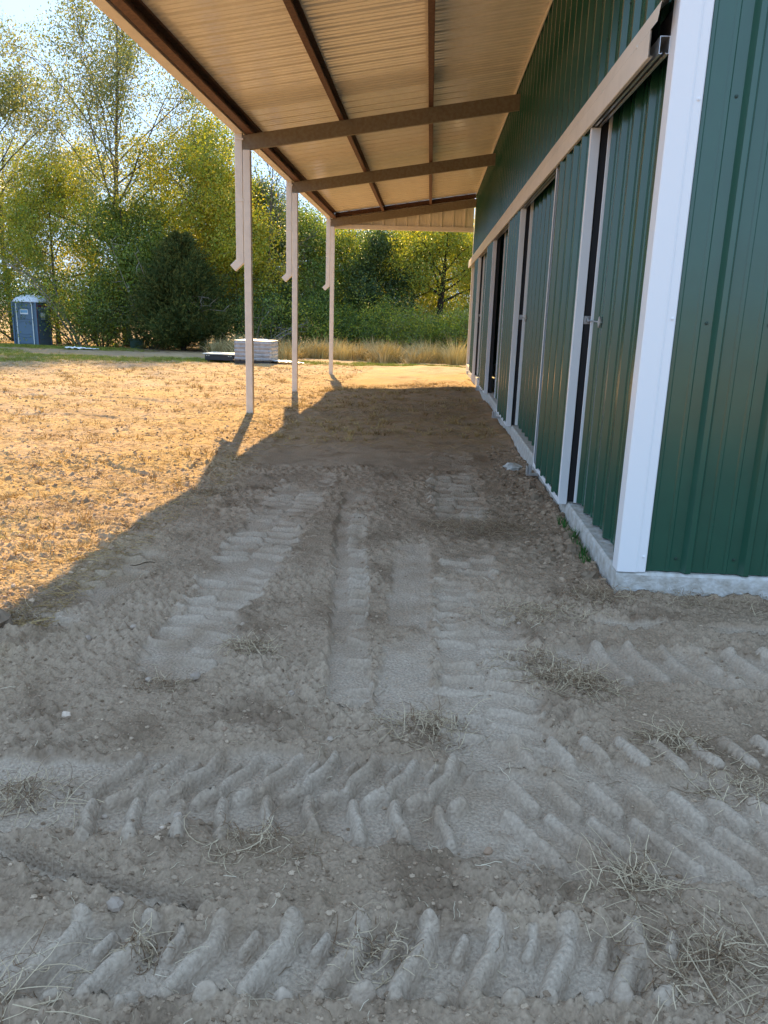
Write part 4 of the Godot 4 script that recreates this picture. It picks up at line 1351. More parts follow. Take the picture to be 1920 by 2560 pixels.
func build_undergrowth() -> void:
	# evergreen and leafy shrubs along the foot of the wood
	var spots := [[-24.0, -36.0, 4.2, 1.9, 2], [-21.0, -35.6, 3.6, 1.6, 0], [-18.9, -36.0, 4.0, 1.5, 2], [-16.2, -35.4, 3.2, 1.3, 0], [-14.6, -34.8, 2.6, 1.1, 1], [-13.3, -35.6, 3.6, 1.3, 2], [-12.6, -36.6, 4.6, 1.4, 0], [-9.0, -35.6, 3.4, 1.2, 2], [-8.45, -38.8, 3.99, 1.2, 2], [-7.38, -38.2, 3.04, 1.1, 2], [-6.21, -38.6, 3.8, 1.2, 0], [-5.24, -38.2, 2.87, 1.2, 2], [-4.07, -37.8, 2.46, 1.1, 0], [-3.1, -37.6, 2.05, 1.0, 2], [-2.03, -38.0, 2.46, 1.2, 0], [-0.96, -37.4, 1.92, 1.1, 1], [0.21, -37.2, 1.78, 1.0, 0], [1.28, -36.6, 2.19, 1.2, 1], [2.57, -36.8, 2.33, 1.3, 0], [4.49, -37.3, 2.46, 1.5, 2]]
	var near := ["left of the portable toilet", "behind the portable toilet's left", "behind the portable toilet", "right of the portable toilet", "low, between the toilet and the cedar", "left of the cedar", "behind the cedar's left side", "right of the cedar, behind the first post", "between the first and second posts", "just left of the second post", "right of the second post", "left of the third post", "right of the third post", "low in the far opening", "mid far opening", "low and pale under the leaning trunks", "below the thick leaning trunk", "pale, beside the barn's far corner", "at the barn's far corner", "behind the barn's far end"]
	var pal := [MIDGREEN + YELLOWGREEN, GREYGREEN + YELLOWGREEN, DARKGREEN + MIDGREEN]
	var tone := ["mid green shrub", "pale green shrub", "dark evergreen shrub"]
	for i in spots.size():
		var s: Array = spots[i]
		bush("shrub", "%s %s" % [tone[s[4]], near[i]], s[0], s[1], s[2], s[3], 1150, pal[s[4]])
	# pale bare limbs hanging in front of the wood on the left
	var bl := [[-20.2, -35.3, 3.6, -0.15, "bare pale branches left of the portable toilet"], [-15.4, -34.7, 5.4, -0.35, "bare pale forked branch leaning right of the portable toilet"], [-12.4, -34.6, 4.8, 0.45, "bare grey branches between the tall trunk and the cedar"], [-7.6, -34.9, 2.6, 0.5, "bare pale branch arching between first and second posts"]]
	for r in bl:
		var t := thing("bare_sapling", r[4], "sapling", Vector3(r[0], ground_y(r[0], r[1]), r[1]), 0.0, "bare saplings before the wood")
		var st := st_new()
		for k in 5:
			var d := Vector3(r[3] + gauss() * 0.4, 1.0, 0.25 + gauss() * 0.3).normalized()
			var p := [Vector3(gauss() * 0.15, -0.1, gauss() * 0.15)]
			var rad := [0.04]
			for s in range(1, 7):
				d = (d + Vector3(gauss() * 0.16 + r[3] * 0.12, gauss() * 0.08 - 0.03 * s, gauss() * 0.12)).normalized()
				p.append(p[s - 1] + d * r[2] / 6.0)
				rad.append(lerpf(0.04, 0.008, s / 6.0))
			tube(st, p, rad, 4)
			for q in 9:
				var gi := rng.randi_range(2, 5)
				var b0: Vector3 = p[gi].lerp(p[gi + 1], rng.randf())
				var sd := Vector3(gauss(), gauss() * 0.6 + 0.15, gauss()).normalized()
				var b1 := b0 + sd * rng.randf_range(0.25, 0.6)
				var b2 := b1 + (sd + Vector3(gauss() * 0.5, gauss() * 0.4, gauss() * 0.5)).normalized() * rng.randf_range(0.2, 0.5)
				tube(st, [b0, b1, b2], [0.012, 0.008, 0.003], 3)
				tube(st, [b1, b1 + Vector3(gauss(), gauss(), gauss()) * 0.22], [0.006, 0.002], 3)
		commit(st, "stem", M["pale_twig"], t)
	# dry weeds in a band before the trees
	var xf := []
	var cl := []
	var tall := tuft(22, 1.05, 0.010, 0.45, 900, 0.2)
	for i in 2400:
		var x := rng.randf_range(-8.6, 4.5)
		var z := rng.randf_range(-33.8, -28.6)
		var dens := n_patch.get_noise_2d(x * 0.8, z * 0.8)
		if rng.randf() > 0.30 + dens * 1.6 or z > -29.2 - 0.9 * sin(x * 1.3):
			continue
		xf.append(Transform3D(Basis(Vector3.UP, rng.randf_range(0, TAU)).scaled(Vector3(rng.randf_range(0.8, 1.6), rng.randf_range(0.25, 0.7) + maxf(0.0, dens) * 0.7, rng.randf_range(0.8, 1.6))), Vector3(x, ground_y(x, z) - 0.03, z)))
		cl.append(Color(0.48, 0.37, 0.19).lerp(Color(0.30, 0.26, 0.12), rng.randf()) * rng.randf_range(0.7, 1.2))
	var w := scatter("dry_weeds", tall, M["straw"], xf, cl)
	w.set_meta("kind", "stuff")
	w.set_meta("label", "band of dry tan weeds before the trees")
	w.set_meta("category", "weeds")
	# rounded sedge clumps that stand out of the band
	var sed := tuft(150, 1.0, 0.006, 0.55, 901, 0.3)
	var sc := [[1.05, -29.6, 1.25, "large rounded tan sedge clump beside the barn's far corner"], [0.1, -30.2, 1.0, "tan sedge clump left of the large one by the barn"], [-1.6, -30.4, 0.9, "greyish dry weed clump in the middle of the far opening"], [-3.3, -30.0, 0.95, "dry weed clump just right of the third post"], [-6.0, -29.4, 0.8, "golden dry weed clump behind the wrapped pallet"], [-7.0, -30.2, 0.95, "golden dry weed clump between the first and second posts"]]
	for s in sc:
		var o := scatter("sedge_clump", sed, M["straw"], [Transform3D(Basis(Vector3.UP, rng.randf_range(0, TAU)).scaled(Vector3(s[2], s[2], s[2])), Vector3.ZERO), Transform3D(Basis(Vector3.UP, rng.randf_range(0, TAU)).scaled(Vector3(s[2] * 1.1, s[2] * 0.8, s[2] * 1.1)), Vector3.ZERO)], [Color(0.52, 0.42, 0.20), Color(0.40, 0.34, 0.15)])
		o.position = Vector3(s[0], ground_y(s[0], s[1]) - 0.04, s[1])
		tag(o, s[3], "weed clump", "weed clumps before the wood")
	# turf
	xf = []
	cl = []
	var blade := tuft(11, 0.10, 0.0035, 0.6, 902, 0.07)
	var tries := 0
	while xf.size() < 9000 and tries < 90000:
		tries += 1
		var x := rng.randf_range(-24.0, 2.2)
		var z := rng.randf_range(-35.0, -20.0)
		if tries % 150 == 0:
			x = rng.randf_range(-3.4, -2.1)
			z = rng.randf_range(-5.4, -3.7)
		if rng.randf() > grass_amount(x, z):
			continue
		xf.append(Transform3D(Basis(Vector3.UP, rng.randf_range(0, TAU)).scaled(Vector3(1.2, rng.randf_range(0.4, 1.1), 1.2) * (1.0 if z < -10.0 else 0.45)), Vector3(x, ground_at(x, z) - 0.01, z)))
		cl.append(Color(0.15, 0.22, 0.030).lerp(Color(0.30, 0.28, 0.06), rng.randf()) * rng.randf_range(0.8, 1.2))
	var g := scatter("grass", blade, M["straw"], xf, cl)
	g.set_meta("kind", "stuff")
	g.set_meta("label", "thin green grass growing in patches at the clearing's edge")
	g.set_meta("category", "grass")

# ---------------------------------------------------------------- things standing about
func build_objects() -> void:
	build_toilet()
	build_pallets()

func build_toilet() -> void:
	var x := -17.35
	var z := -33.9
	var t := thing("portable_toilet", "slate blue portable toilet with pale domed roof before the trees", "toilet", Vector3(x, ground_y(x, z) - 0.01, z), deg_to_rad(-4))
	var B: Material = M["toilet_blue"]
	var P: Material = M["toilet_panel"]
	# tapered shell
	var st := st_new()
	bx(st, Vector3(-0.53, 0.06, -0.55), Vector3(0.53, 1.86, 0.50), 0.03)
	commit(st, "shell", B, t)
	box_node("skid_base", Vector3(-0.57, 0.0, -0.59), Vector3(0.57, 0.07, 0.59), P, t, 0.01)
	for sx in [-1.0, 1.0]:
		for sz in [-1.0, 1.0]:
			box_node("corner_post", Vector3(sx * 0.535 - 0.035, 0.07, sz * 0.535 - 0.035), Vector3(sx * 0.535 + 0.035, 1.87, sz * 0.535 + 0.035), B, t, 0.012)
	# door with raised ridges
	st = st_new()
	bx(st, Vector3(-0.33, 0.10, 0.505), Vector3(0.33, 1.90, 0.535), 0.012)
	var door := commit(st, "door", B, t)
	for yy in [0.16, 0.42, 0.55, 1.02, 1.13, 1.60]:
		st = st_new()
		var pts := []
		var rr := []
		for k in 9:
			var f := k / 8.0 * 2.0 - 1.0
			pts.append(Vector3(f * 0.27, yy + (0.03 if yy > 0.8 else -0.03) * (1.0 - f * f), 0.537))
			rr.append(0.012)
		tube(st, pts, rr, 5)
		commit(st, "ridge", P, door)
	box_node("lock", Vector3(0.20, 0.94, 0.536), Vector3(0.27, 1.02, 0.555), P, door, 0.005)
	box_node("notice", Vector3(-0.19, 1.36, 0.537), Vector3(0.17, 1.56, 0.543), M["sign_pale"], door)
	box_node("notice_band", Vector3(-0.17, 1.42, 0.5435), Vector3(0.15, 1.535, 0.547), M["sign_blue"], door)
	# white arched frame round the door
	st = st_new()
	var fr := [Vector3(-0.36, 0.08, 0.545), Vector3(-0.36, 1.0, 0.545), Vector3(-0.36, 1.72, 0.545)]
	for k in range(1, 6):
		var a := PI - k * PI / 12.0
		fr.append(Vector3(-0.20 + 0.16 * cos(a), 1.72 + 0.20 * sin(a), 0.545))
	fr.append(Vector3(-0.10, 1.925, 0.545))
	var mirrored := fr.duplicate()
	mirrored.reverse()
	for p in mirrored:
		fr.append(Vector3(-p.x, p.y, p.z))
	var fr_r := []
	for p in fr:
		fr_r.append(0.020)
	tube(st, fr, fr_r, 6)
	commit(st, "door_frame", M["toilet_white"], t)
	# side panel facing the clearing
	box_node("side_panel", Vector3(0.531, 0.12, -0.44), Vector3(0.545, 1.52, 0.42), P, t, 0.006)
	for yy in [0.32, 0.62, 1.12]:
		box_node("side_ridge", Vector3(0.5455, yy, -0.36), Vector3(0.562, yy + 0.03, 0.34), P, t, 0.006)
	box_node("side_notice", Vector3(0.5455, 1.22, -0.12), Vector3(0.552, 1.44, 0.20), M["sign_pale"], t)
	box_node("side_notice", Vector3(0.5455, 1.14, -0.10), Vector3(0.551, 1.19, 0.18), M["sign_pale"], t)
	# dark red marks along the top of the side, red edge strips
	for k in 5:
		box_node("red_mark", Vector3(0.531, 1.66, 0.34 - k * 0.15 - 0.12), Vector3(0.538, 1.75 + 0.01 * (k % 2), 0.34 - k * 0.15), M["toilet_red"], t)
	for zz in [0.515, -0.515]:
		box_node("edge_strip", Vector3(0.571, 0.10, zz - 0.018), Vector3(0.577, 1.84, zz + 0.018), M["toilet_red"], t)
	box_node("edge_strip", Vector3(-0.577, 0.10, 0.497), Vector3(-0.571, 1.84, 0.533), M["toilet_red"], t)
	# domed roof: three storeys of a squared dome with ribs
	st = st_new()
	var rings := [[0.61, 1.865], [0.61, 1.90], [0.50, 2.04], [0.30, 2.15], [0.12, 2.175]]
	var cs := []
	for r in rings:
		var ring := []
		for k in 16:
			var a := TAU * k / 16.0 + PI / 16.0
			var m: float = r[0] / pow(pow(absf(cos(a)), 6.0) + pow(absf(sin(a)), 6.0), 1.0 / 6.0)
			ring.append(Vector3(cos(a) * m, r[1], sin(a) * m))
		cs.append(ring)
	for i in cs.size() - 1:
		for k in 16:
			quad(st, cs[i][k], cs[i + 1][k], cs[i + 1][(k + 1) % 16], cs[i][(k + 1) % 16])
	for k in range(1, 15):
		st.add_vertex(cs[4][0]); st.add_vertex(cs[4][k + 1]); st.add_vertex(cs[4][k])
	var roof := commit(st, "roof", M["toilet_roof"], t)
	for k in 5:
		var zz := -0.36 + 0.18 * k
		st = st_new()
		tube(st, [Vector3(0.60, 1.925, zz), Vector3(0.49, 2.055, zz * 0.9), Vector3(0.30, 2.155, zz * 0.7)], [0.018, 0.02, 0.012], 5)
		commit(st, "roof_rib", M["toilet_roof"], roof)
	st = st_new()
	tube(st, [Vector3(-0.35, 2.05, -0.38), Vector3(-0.35, 2.26, -0.38)], [0.045, 0.045], 8)
	commit(st, "vent_pipe", M["toilet_roof"], t)

func build_pallets() -> void:
	# stretch-wrapped load
	var p := Vector3(-5.62, ground_at(-5.62, -25.6), -25.6)
	var t := thing("wrapped_pallet", "square pallet load in clear stretch wrap behind the first post", "pallet", p, deg_to_rad(-6))
	for k in 3:
		box_node("runner", Vector3(-0.60, 0.0, -0.45 + k * 0.42), Vector3(0.60, 0.09, -0.37 + k * 0.42), M["black_plastic"], t)
	for k in 5:
		box_node("deck_board", Vector3(-0.63 + k * 0.262, 0.091, -0.5), Vector3(-0.42 + k * 0.262, 0.115, 0.5), M["pallet_wood"], t)
	var st := st_new()
	# the load bulges a little between its layers
	var rows := 15
	var ring_at := func(i: int) -> Array:
		var f := i / float(rows)
		var ring := []
		for k in 40:
			var a := TAU * k / 40.0
			var m := 1.0 / pow(pow(absf(cos(a)), 14.0) + pow(absf(sin(a)), 14.0), 1.0 / 14.0)
			var bul := 1.0 + 0.012 * sin(f * TAU * 5.0) + 0.012 * n_mid.get_noise_2d(a * 1.2, f * 4.0)
			ring.append(Vector3(cos(a) * m * 0.62 * bul, 0.117 + f * 0.62, sin(a) * m * 0.49 * bul))
		return ring
	for i in rows:
		var r0: Array = ring_at.call(i)
		var r1: Array = ring_at.call(i + 1)
		for k in 40:
			quad(st, r0[k], r1[k], r1[(k + 1) % 40], r0[(k + 1) % 40])
	commit(st, "wrapped_load", M["stretch_wrap"], t)
	st = st_new()
	var rt: Array = ring_at.call(rows)
	for k in 40:
		st.add_vertex(rt[k]); st.add_vertex(Vector3(0.04, 0.775, 0.02)); st.add_vertex(rt[(k + 1) % 40])
	for q in 6:
		var a := q * 1.1
		tube(st, [Vector3(cos(a) * 0.1, 0.765, sin(a) * 0.1), Vector3(cos(a) * 0.35, 0.762, sin(a) * 0.28), Vector3(cos(a) * 0.52, 0.745, sin(a) * 0.40)], [0.02, 0.016, 0.006], 5)
	commit(st, "top_sheet", M["wrap_top"], t)
	# flat black crate with a pale lid, on feet
	var q := Vector3(-6.85, ground_at(-6.85, -26.1), -26.1)
	var f := thing("black_crate", "low black plastic crate with pale lid beside the wrapped pallet", "crate", q, deg_to_rad(-5))
	st = st_new()
	bx(st, Vector3(-0.50, 0.07, -0.42), Vector3(0.50, 0.255, 0.42), 0.012)
	commit(st, "body", M["black_plastic"], f)
	for sx in [-0.44, 0.36]:
		for sz in [-0.36, 0.28]:
			box_node("foot", Vector3(sx, 0.0, sz), Vector3(sx + 0.09, 0.07, sz + 0.09), M["black_plastic"], f)
	box_node("lid", Vector3(-0.56, 0.256, -0.47), Vector3(0.56, 0.292, 0.47), M["pale_lid"], f, 0.01)
	for xx in [-0.46, -0.38, 0.30, 0.38]:
		box_node("grip_slot", Vector3(xx, 0.205, 0.4205), Vector3(xx + 0.05, 0.225, 0.424), M["pale_lid"], f)
	crumpled_sheet("plastic_sheet", "white plastic sheet lying on grass right of the wrapped pallet", Vector3(-4.55, 0, -25.5), 0.95, 0.55, 0.10, 0.15)
	crumpled_sheet("plastic_sheet", "long white strip of sheeting on the ground right of the toilet", Vector3(-14.2, 0, -31.6), 1.3, 0.35, 0.09, -0.05)
	var gp := Vector3(-12.75, ground_at(-12.75, -34.0), -34.0)
	var b := thing("storage_tote", "dark green plastic tote in shade left of the cedar", "tote", gp, 0.2)
	st = st_new()
	var lo := [Vector3(-0.24, 0, -0.18), Vector3(0.24, 0, -0.18), Vector3(0.24, 0, 0.18), Vector3(-0.24, 0, 0.18)]
	var hi := [Vector3(-0.29, 0.42, -0.22), Vector3(0.29, 0.42, -0.22), Vector3(0.29, 0.42, 0.22), Vector3(-0.29, 0.42, 0.22)]
	for k in 4:
		quad(st, lo[k], lo[(k + 1) % 4], hi[(k + 1) % 4], hi[k])
		quad(st, lo[k] * 0.94 + Vector3(0, 0.01, 0), hi[k] * Vector3(0.94, 1, 0.94), hi[(k + 1) % 4] * Vector3(0.94, 1, 0.94), lo[(k + 1) % 4] * 0.94 + Vector3(0, 0.01, 0))
	quad(st, lo[0] + Vector3(0, 0.004, 0), lo[1] + Vector3(0, 0.004, 0), lo[2] + Vector3(0, 0.004, 0), lo[3] + Vector3(0, 0.004, 0))
	commit(st, "body", M["dark_green_plastic"], b)
	for k in 2:
		box_node("rim", Vector3(-0.31, 0.405, -0.235 + k * 0.445), Vector3(0.31, 0.43, -0.21 + k * 0.445), M["dark_green_plastic"], b, 0.004)

func crumpled_sheet(called: String, label: String, at: Vector3, w: float, d: float, hgt: float, turn: float) -> void:
	var st := st_new()
	var nx := 26
	var nz := 12
	var g := []
	for j in nz + 1:
		var row := []
		for i in nx + 1:
			var u := (i / float(nx) - 0.5) * w * (1.0 + 0.1 * sin(j * 1.1))
			var v := (j / float(nz) - 0.5) * d * (1.0 + 0.25 * n_mid.get_noise_2d(i * 0.1, 3.0))
			var p := Vector3(u, 0, v).rotated(Vector3.UP, turn)
			var gy := ground_at(at.x + p.x, at.z + p.z)
			row.append(Vector3(at.x + p.x, gy + 0.03 + hgt * (0.5 + 0.5 * n_mid.get_noise_2d((at.x + u) * 2.2, v * 3.0)) * (1.0 - 0.6 * absf(i / float(nx) - 0.3)), at.z + p.z))
		g.append(row)
	for j in nz:
		for i in nx:
			quad(st, g[j][i], g[j][i + 1], g[j + 1][i + 1], g[j + 1][i])
			quad(st, g[j][i] - Vector3(0, 0.003, 0), g[j + 1][i] - Vector3(0, 0.003, 0), g[j + 1][i + 1] - Vector3(0, 0.003, 0), g[j][i + 1] - Vector3(0, 0.003, 0))
	var o := commit(st, called, M["white_sheet"])
	tag(o, label, "plastic sheet", "white plastic sheets on the ground")

# ---------------------------------------------------------------- litter on the soil
func lump(sd: int, rough := 0.28) -> ArrayMesh:
	var r := RandomNumberGenerator.new()
	r.seed = sd
	var st := st_new()
	var rows := 5
	var cols := 8
	var g := []
	var n := FastNoiseLite.new()
	n.seed = sd
	n.frequency = 0.9
	for j in rows + 1:
		var row := []
		for i in cols:
			var a := TAU * i / cols
			var b := PI * j / rows
			var p := Vector3(cos(a) * sin(b), cos(b), sin(a) * sin(b))
			row.append(p * (1.0 + rough * n.get_noise_3d(p.x * 1.6, p.y * 1.6, p.z * 1.6) * 2.0))
		g.append(row)
	for j in rows:
		for i in cols:
			quad(st, g[j][i], g[j][(i + 1) % cols], g[j + 1][(i + 1) % cols], g[j + 1][i])
	st.generate_normals()
	return st.commit()

func strand(st: SurfaceTool, p: Vector3, d: Vector3, len: float, w: float, curl: float, col: Color, droop := 0.25) -> void:
	var n := 5
	var last := p
	var ls := Vector3.ZERO
	var axis := Vector3(gauss(), gauss() * 0.4 + 0.8, gauss()).normalized()
	var v := Vector3(0, w * 0.5, 0)
	for i in n:
		d = (d.rotated(axis, curl + gauss() * 0.22) - Vector3(0, droop * 0.25, 0)).normalized()
		var q := last + d * len / n
		var gy := ground_at(q.x, q.z) + w * 0.6
		if q.y < gy:
			q.y = gy
			d.y = absf(d.y) * 0.3
			d = d.normalized()
		var s := d.cross(Vector3.UP)
		s = (s.normalized() if s.length() > 0.1 else Vector3(1, 0, 0)) * w * 0.5 * (1.0 - 0.5 * i / n)
		if i == 0:
			ls = s
		st.set_color(col)
		quad(st, last - ls, last + ls, q + s, q - s)
		quad(st, last - ls, q - s, q - v, last - v)
		quad(st, last + ls, last - v, q - v, q + s)
		last = q
		ls = s

func clump(called: String, label: String, x: float, z: float, r: float, n: int, long: float, pale: float, flat := 0.5) -> void:
	var st := st_new()
	for i in int(n * 2.0):
		var a := rng.randf_range(0, TAU)
		var rr := r * pow(rng.randf(), 0.8)
		var p := Vector3(x + cos(a) * rr * 1.25, 0, z + sin(a) * rr * 0.8)
		var mound := 0.35 * r * maxf(0.0, 1.0 - rr / r)
		p.y = ground_at(p.x, p.z) + mound * rng.randf() * (1.4 - flat)
		var b := rng.randf_range(0, TAU)
		var d := Vector3(cos(b), rng.randf_range(-0.1, 1.1 - flat), sin(b)).normalized()
		var f := pow(rng.randf(), 2.2)
		var stalk := rng.randf() < 0.22
		var col := Color(0.19, 0.12, 0.07).lerp(Color(0.60, 0.48, 0.32), clampf(f * (0.55 + pale) + (0.45 + 0.3 * pale if stalk else 0.0), 0.0, 1.0))
		var ln := long * (0.2 + 0.6 * rng.randf()) if stalk else long * (0.10 + 0.45 * pow(rng.randf(), 2.0))
		if stalk:
			d.y *= 0.45
		strand(st, p, d, ln, rng.randf_range(0.0018, 0.0034) if stalk else rng.randf_range(0.0016, 0.0032), rng.randf_range(-0.6, 0.6) if stalk else rng.randf_range(-0.9, 0.9), col, 0.5 if stalk else 0.25)
	var o := commit(st, called, M["straw"])
	tag(o, label, "dead grass", "uprooted dead grass clumps on the soil")

func build_litter() -> void:
	# uprooted clumps that can be told apart
	clump("grass_clump", "big pale tangle of dead grass right of the wheel track, nearest the slab", 0.66, -2.93, 0.17, 260, 0.20, 0.7, 0.35)
	clump("grass_clump", "dark spread mat of roots where the track meets the roof shade", 0.42, -5.25, 0.34, 330, 0.22, 0.15)
	clump("grass_clump", "dead grass heap straddling the middle of the double track", 0.05, -2.50, 0.17, 170, 0.20, 0.45, 0.25)
	clump("grass_clump", "dark root clump between the two cross tracks, left of middle", -0.40, -1.82, 0.13, 110, 0.16, 0.2)
	clump("grass_clump", "pale grass tuft at the left edge on the double track", -1.17, -1.97, 0.15, 120, 0.26, 0.6, 0.3)
	clump("grass_clump", "long straw tangle below the barn corner", 0.60, -3.66, 0.20, 150, 0.24, 0.7, 0.6)
	clump("grass_clump", "matted straw just left of the big pale tangle", 0.52, -3.12, 0.20, 190, 0.14, 0.4, 0.7)
	clump("grass_clump", "dead grass tuft on the right cross track", 0.92, -2.52, 0.12, 100, 0.18, 0.6, 0.3)
	clump("grass_clump", "branching dry stalks at the right edge of the double track", 1.08, -2.26, 0.14, 80, 0.24, 0.7, 0.5)
	clump("grass_clump", "star of long pale stalks low on the right", 0.62, -1.78, 0.12, 70, 0.30, 0.85, 0.55)
	clump("grass_clump", "wide dark tangle of roots in the bottom right corner", 0.74, -1.52, 0.20, 210, 0.20, 0.4, 0.6)
	clump("grass_clump", "small pale grass clump left of the middle track", -0.73, -3.09, 0.12, 120, 0.17, 0.75, 0.3)
	clump("grass_clump", "small dark clump on the smooth soil at left", -0.98, -2.72, 0.10, 80, 0.12, 0.2)
	clump("grass_clump", "dry tuft at the shadow's edge behind the left track", -1.70, -6.10, 0.16, 130, 0.20, 0.6, 0.3)
	clump("grass_clump", "dark roots heaped along the slab corner", 0.95, -3.92, 0.20, 210, 0.20, 0.25, 0.4)
	clump("grass_clump", "rooty crumbs banked along the slab front", 1.42, -3.90, 0.22, 150, 0.13, 0.2, 0.4)
	clump("grass_clump", "rooty crumbs at the far right of the slab front", 1.85, -3.90, 0.20, 120, 0.14, 0.25, 0.4)
	clump("grass_clump", "pale stalks lying in the bottom left corner", -0.86, -1.30, 0.14, 36, 0.30, 0.9, 0.8)
	clump("grass_clump", "small clump of rootlets on the nearest track", -0.60, -1.46, 0.05, 60, 0.09, 0.3, 0.3)
	clump("grass_clump", "short pale stalks over the middle bars of the nearest track", -0.05, -1.50, 0.10, 60, 0.12, 0.6, 0.6)
	clump("grass_clump", "clump in sunlight left of the shadow's edge", -2.60, -5.35, 0.16, 120, 0.16, 0.4, 0.3)
	clump("grass_clump", "sunlit clump halfway along the shadow's edge", -2.15, -5.0, 0.13, 100, 0.14, 0.4, 0.4)
	clump("grass_clump", "sunlit lump of grass at the left edge of the picture", -1.88, -3.30, 0.14, 140, 0.14, 0.3, 0.2)
	clump("grass_clump", "dark trampled grass mat under the roof near the far posts", -0.5, -11.6, 0.9, 420, 0.3, 0.1, 0.6)
	clump("grass_clump", "dark trampled grass mat by the doors under the roof", 0.35, -12.6, 0.8, 420, 0.3, 0.1, 0.6)
	clump("grass_clump", "grass mat at the far edge of the roof shadow", -0.2, -15.8, 0.9, 420, 0.32, 0.15, 0.5)
	# stones big enough to pick out
	var stones := [[-1.24, -2.44, 0.022, 0.75, "white pebble at left above the double track"], [-0.71, -1.56, 0.026, 0.42, "pale angular stone above the nearest track"], [-0.65, -2.39, 0.016, 0.36, "reddish round pebble above the double track"], [-0.47, -2.70, 0.018, 0.48, "oval pale pebble left of the middle track"], [-0.28, -2.38, 0.015, 0.5, "pale pebble just above the bars of the double track"], [-0.87, -2.78, 0.026, 0.40, "grey stone beside the small dark clump"], [0.23, -1.88, 0.018, 0.42, "tan pebble below the double track's right half"], [-0.69, -1.86, 0.011, 0.75, "small white pebble left of the root clump"], [-0.66, -1.90, 0.016, 0.5, "flat pale chip beside the small white pebble"], [-0.89, -1.93, 0.012, 0.5, "round pebble below the left half of the double track"], [-1.45, -3.10, 0.024, 0.42, "stone in shade near the left edge"], [-1.30, -3.25, 0.020, 0.5, "pale pebble left of the left track"], [-1.05, -2.75, 0.018, 0.45, "pebble beyond the small dark clump"], [0.50, -3.55, 0.014, 0.5, "pebble right of the right wheel track"]]
	for s in stones:
		var o := mesh_node("pebble", lump(int(s[0] * 1000) + 4000, 0.2), null)
		var m := StandardMaterial3D.new()
		m.albedo_color = lin(s[3] * 0.75, 0.66 * s[3] * (0.74 if "reddish" in s[4] or "tan" in s[4] else 0.88), 0.55 * s[3] * (0.56 if "reddish" in s[4] or "tan" in s[4] else 0.80))
		m.roughness = 0.7
		o.material_override = m
		o.position = Vector3(s[0], ground_at(s[0], s[1]) + s[2] * 0.25, s[1])
		o.scale = Vector3(s[2] * 1.2, s[2] * 0.75, s[2]) * 0.75
		o.rotation.y = rng.randf_range(0, TAU)
		tag(o, s[4], "pebble", "pebbles on the shaded soil")
	# a few large clods by the slab and in the sun
	var cl_at := [[-1.92, -3.18, 0.07, "rounded clod in sunlight at the left edge"], [0.98, -4.75, 0.05, "lumpy clod against the slab below the first bay"], [1.00, -5.05, 0.04, "clod against the slab beside grass blades"], [0.98, -4.25, 0.045, "clod at the slab near the corner"], [0.93, -6.1, 0.055, "clod below the first sliding door"], [0.92, -6.6, 0.05, "clod under the first sliding door's far half"], [0.86, -7.5, 0.07, "pale lump of concrete by the first door guide"]]
	for s in cl_at:
		var o := mesh_node("soil_clod", lump(int(s[1] * 777) + 9000, 0.4), M["concrete"] if "concrete" in s[3] else M["clod_plain"] if M.has("clod_plain") else mat("clod_plain", lin(0.22, 0.165, 0.115), 0.95, 0.0, 0.2))
		o.position = Vector3(s[0], ground_at(s[0], s[1]) + s[2] * 0.3, s[1])
		o.scale = Vector3(s[2] * 1.1, s[2] * 0.8, s[2])
		tag(o, s[3], "clod", "large clods")
	# crumbs of soil
	var lumps := [lump(11, 0.5), lump(12, 0.5)]
	for pass_ in 2:
		var xf := []
		var cl := []
		var count := 16000 if pass_ == 0 else 9000
		for i in count:
			var x: float
			var z: float
			var s: float
			if pass_ == 0:
				z = -0.95 - pow(rng.randf(), 1.3) * 6.0
				x = rng.randf_range(-0.62, 0.55) * -z
				if i % 9 == 0:
					z = rng.randf_range(-9.0, -4.1)
					x = WALL - 0.02 - pow(rng.randf(), 2.0) * 0.35
				if x > WALL - 0.02 and z < FRONT + 0.02:
					continue
				if rng.randf() < pressed_at(x, z) * 1.1:
					continue
				s = 0.0020 + 0.0055 * pow(rng.randf(), 3.5)
				if i % 9 == 0:
					s *= 2.2
			else:
				z = -3.0 - pow(rng.randf(), 1.5) * 22.0
				x = -1.75 - rng.randf() * (0.55 * -z) - 0.1
				s = 0.004 + 0.012 * pow(rng.randf(), 5.0) + 0.0002 * -z
			xf.append(Transform3D(any_basis(1.0).scaled(Vector3(s * 1.25, s * 0.8, s)), Vector3(x, ground_at(x, z) + s * 0.25, z)))
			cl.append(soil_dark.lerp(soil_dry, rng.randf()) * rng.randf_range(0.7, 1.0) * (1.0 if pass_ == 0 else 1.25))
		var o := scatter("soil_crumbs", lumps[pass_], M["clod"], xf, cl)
		o.set_meta("kind", "stuff")
		o.set_meta("label", "loose crumbs of soil in the shade" if pass_ == 0 else "loose crumbs of soil in the sun")
		o.set_meta("category", "soil")
	# bits of straw: near ones in shade, then the thatch in the open
	var bit := st_new()
	for k in 3:
		var a := Vector3(-0.5, 0, 0).lerp(Vector3(0.5, 0, 0), k / 3.0)
		var b := Vector3(-0.5, 0, 0).lerp(Vector3(0.5, 0, 0), (k + 1) / 3.0)
		a.y = 0.10 * sin(k / 3.0 * PI); b.y = 0.10 * sin((k + 1) / 3.0 * PI)
		a.z = 0.08 * sin(k * 2.0); b.z = 0.08 * sin((k + 1) * 2.0)
		var w := Vector3(0, 0, 0.022)
		quad(bit, a - w, a + w, b + w, b - w)
		quad(bit, a + w, a + Vector3(0, 0.03, 0), b + Vector3(0, 0.03, 0), b + w)
	bit.generate_normals()
	var bm := bit.commit()
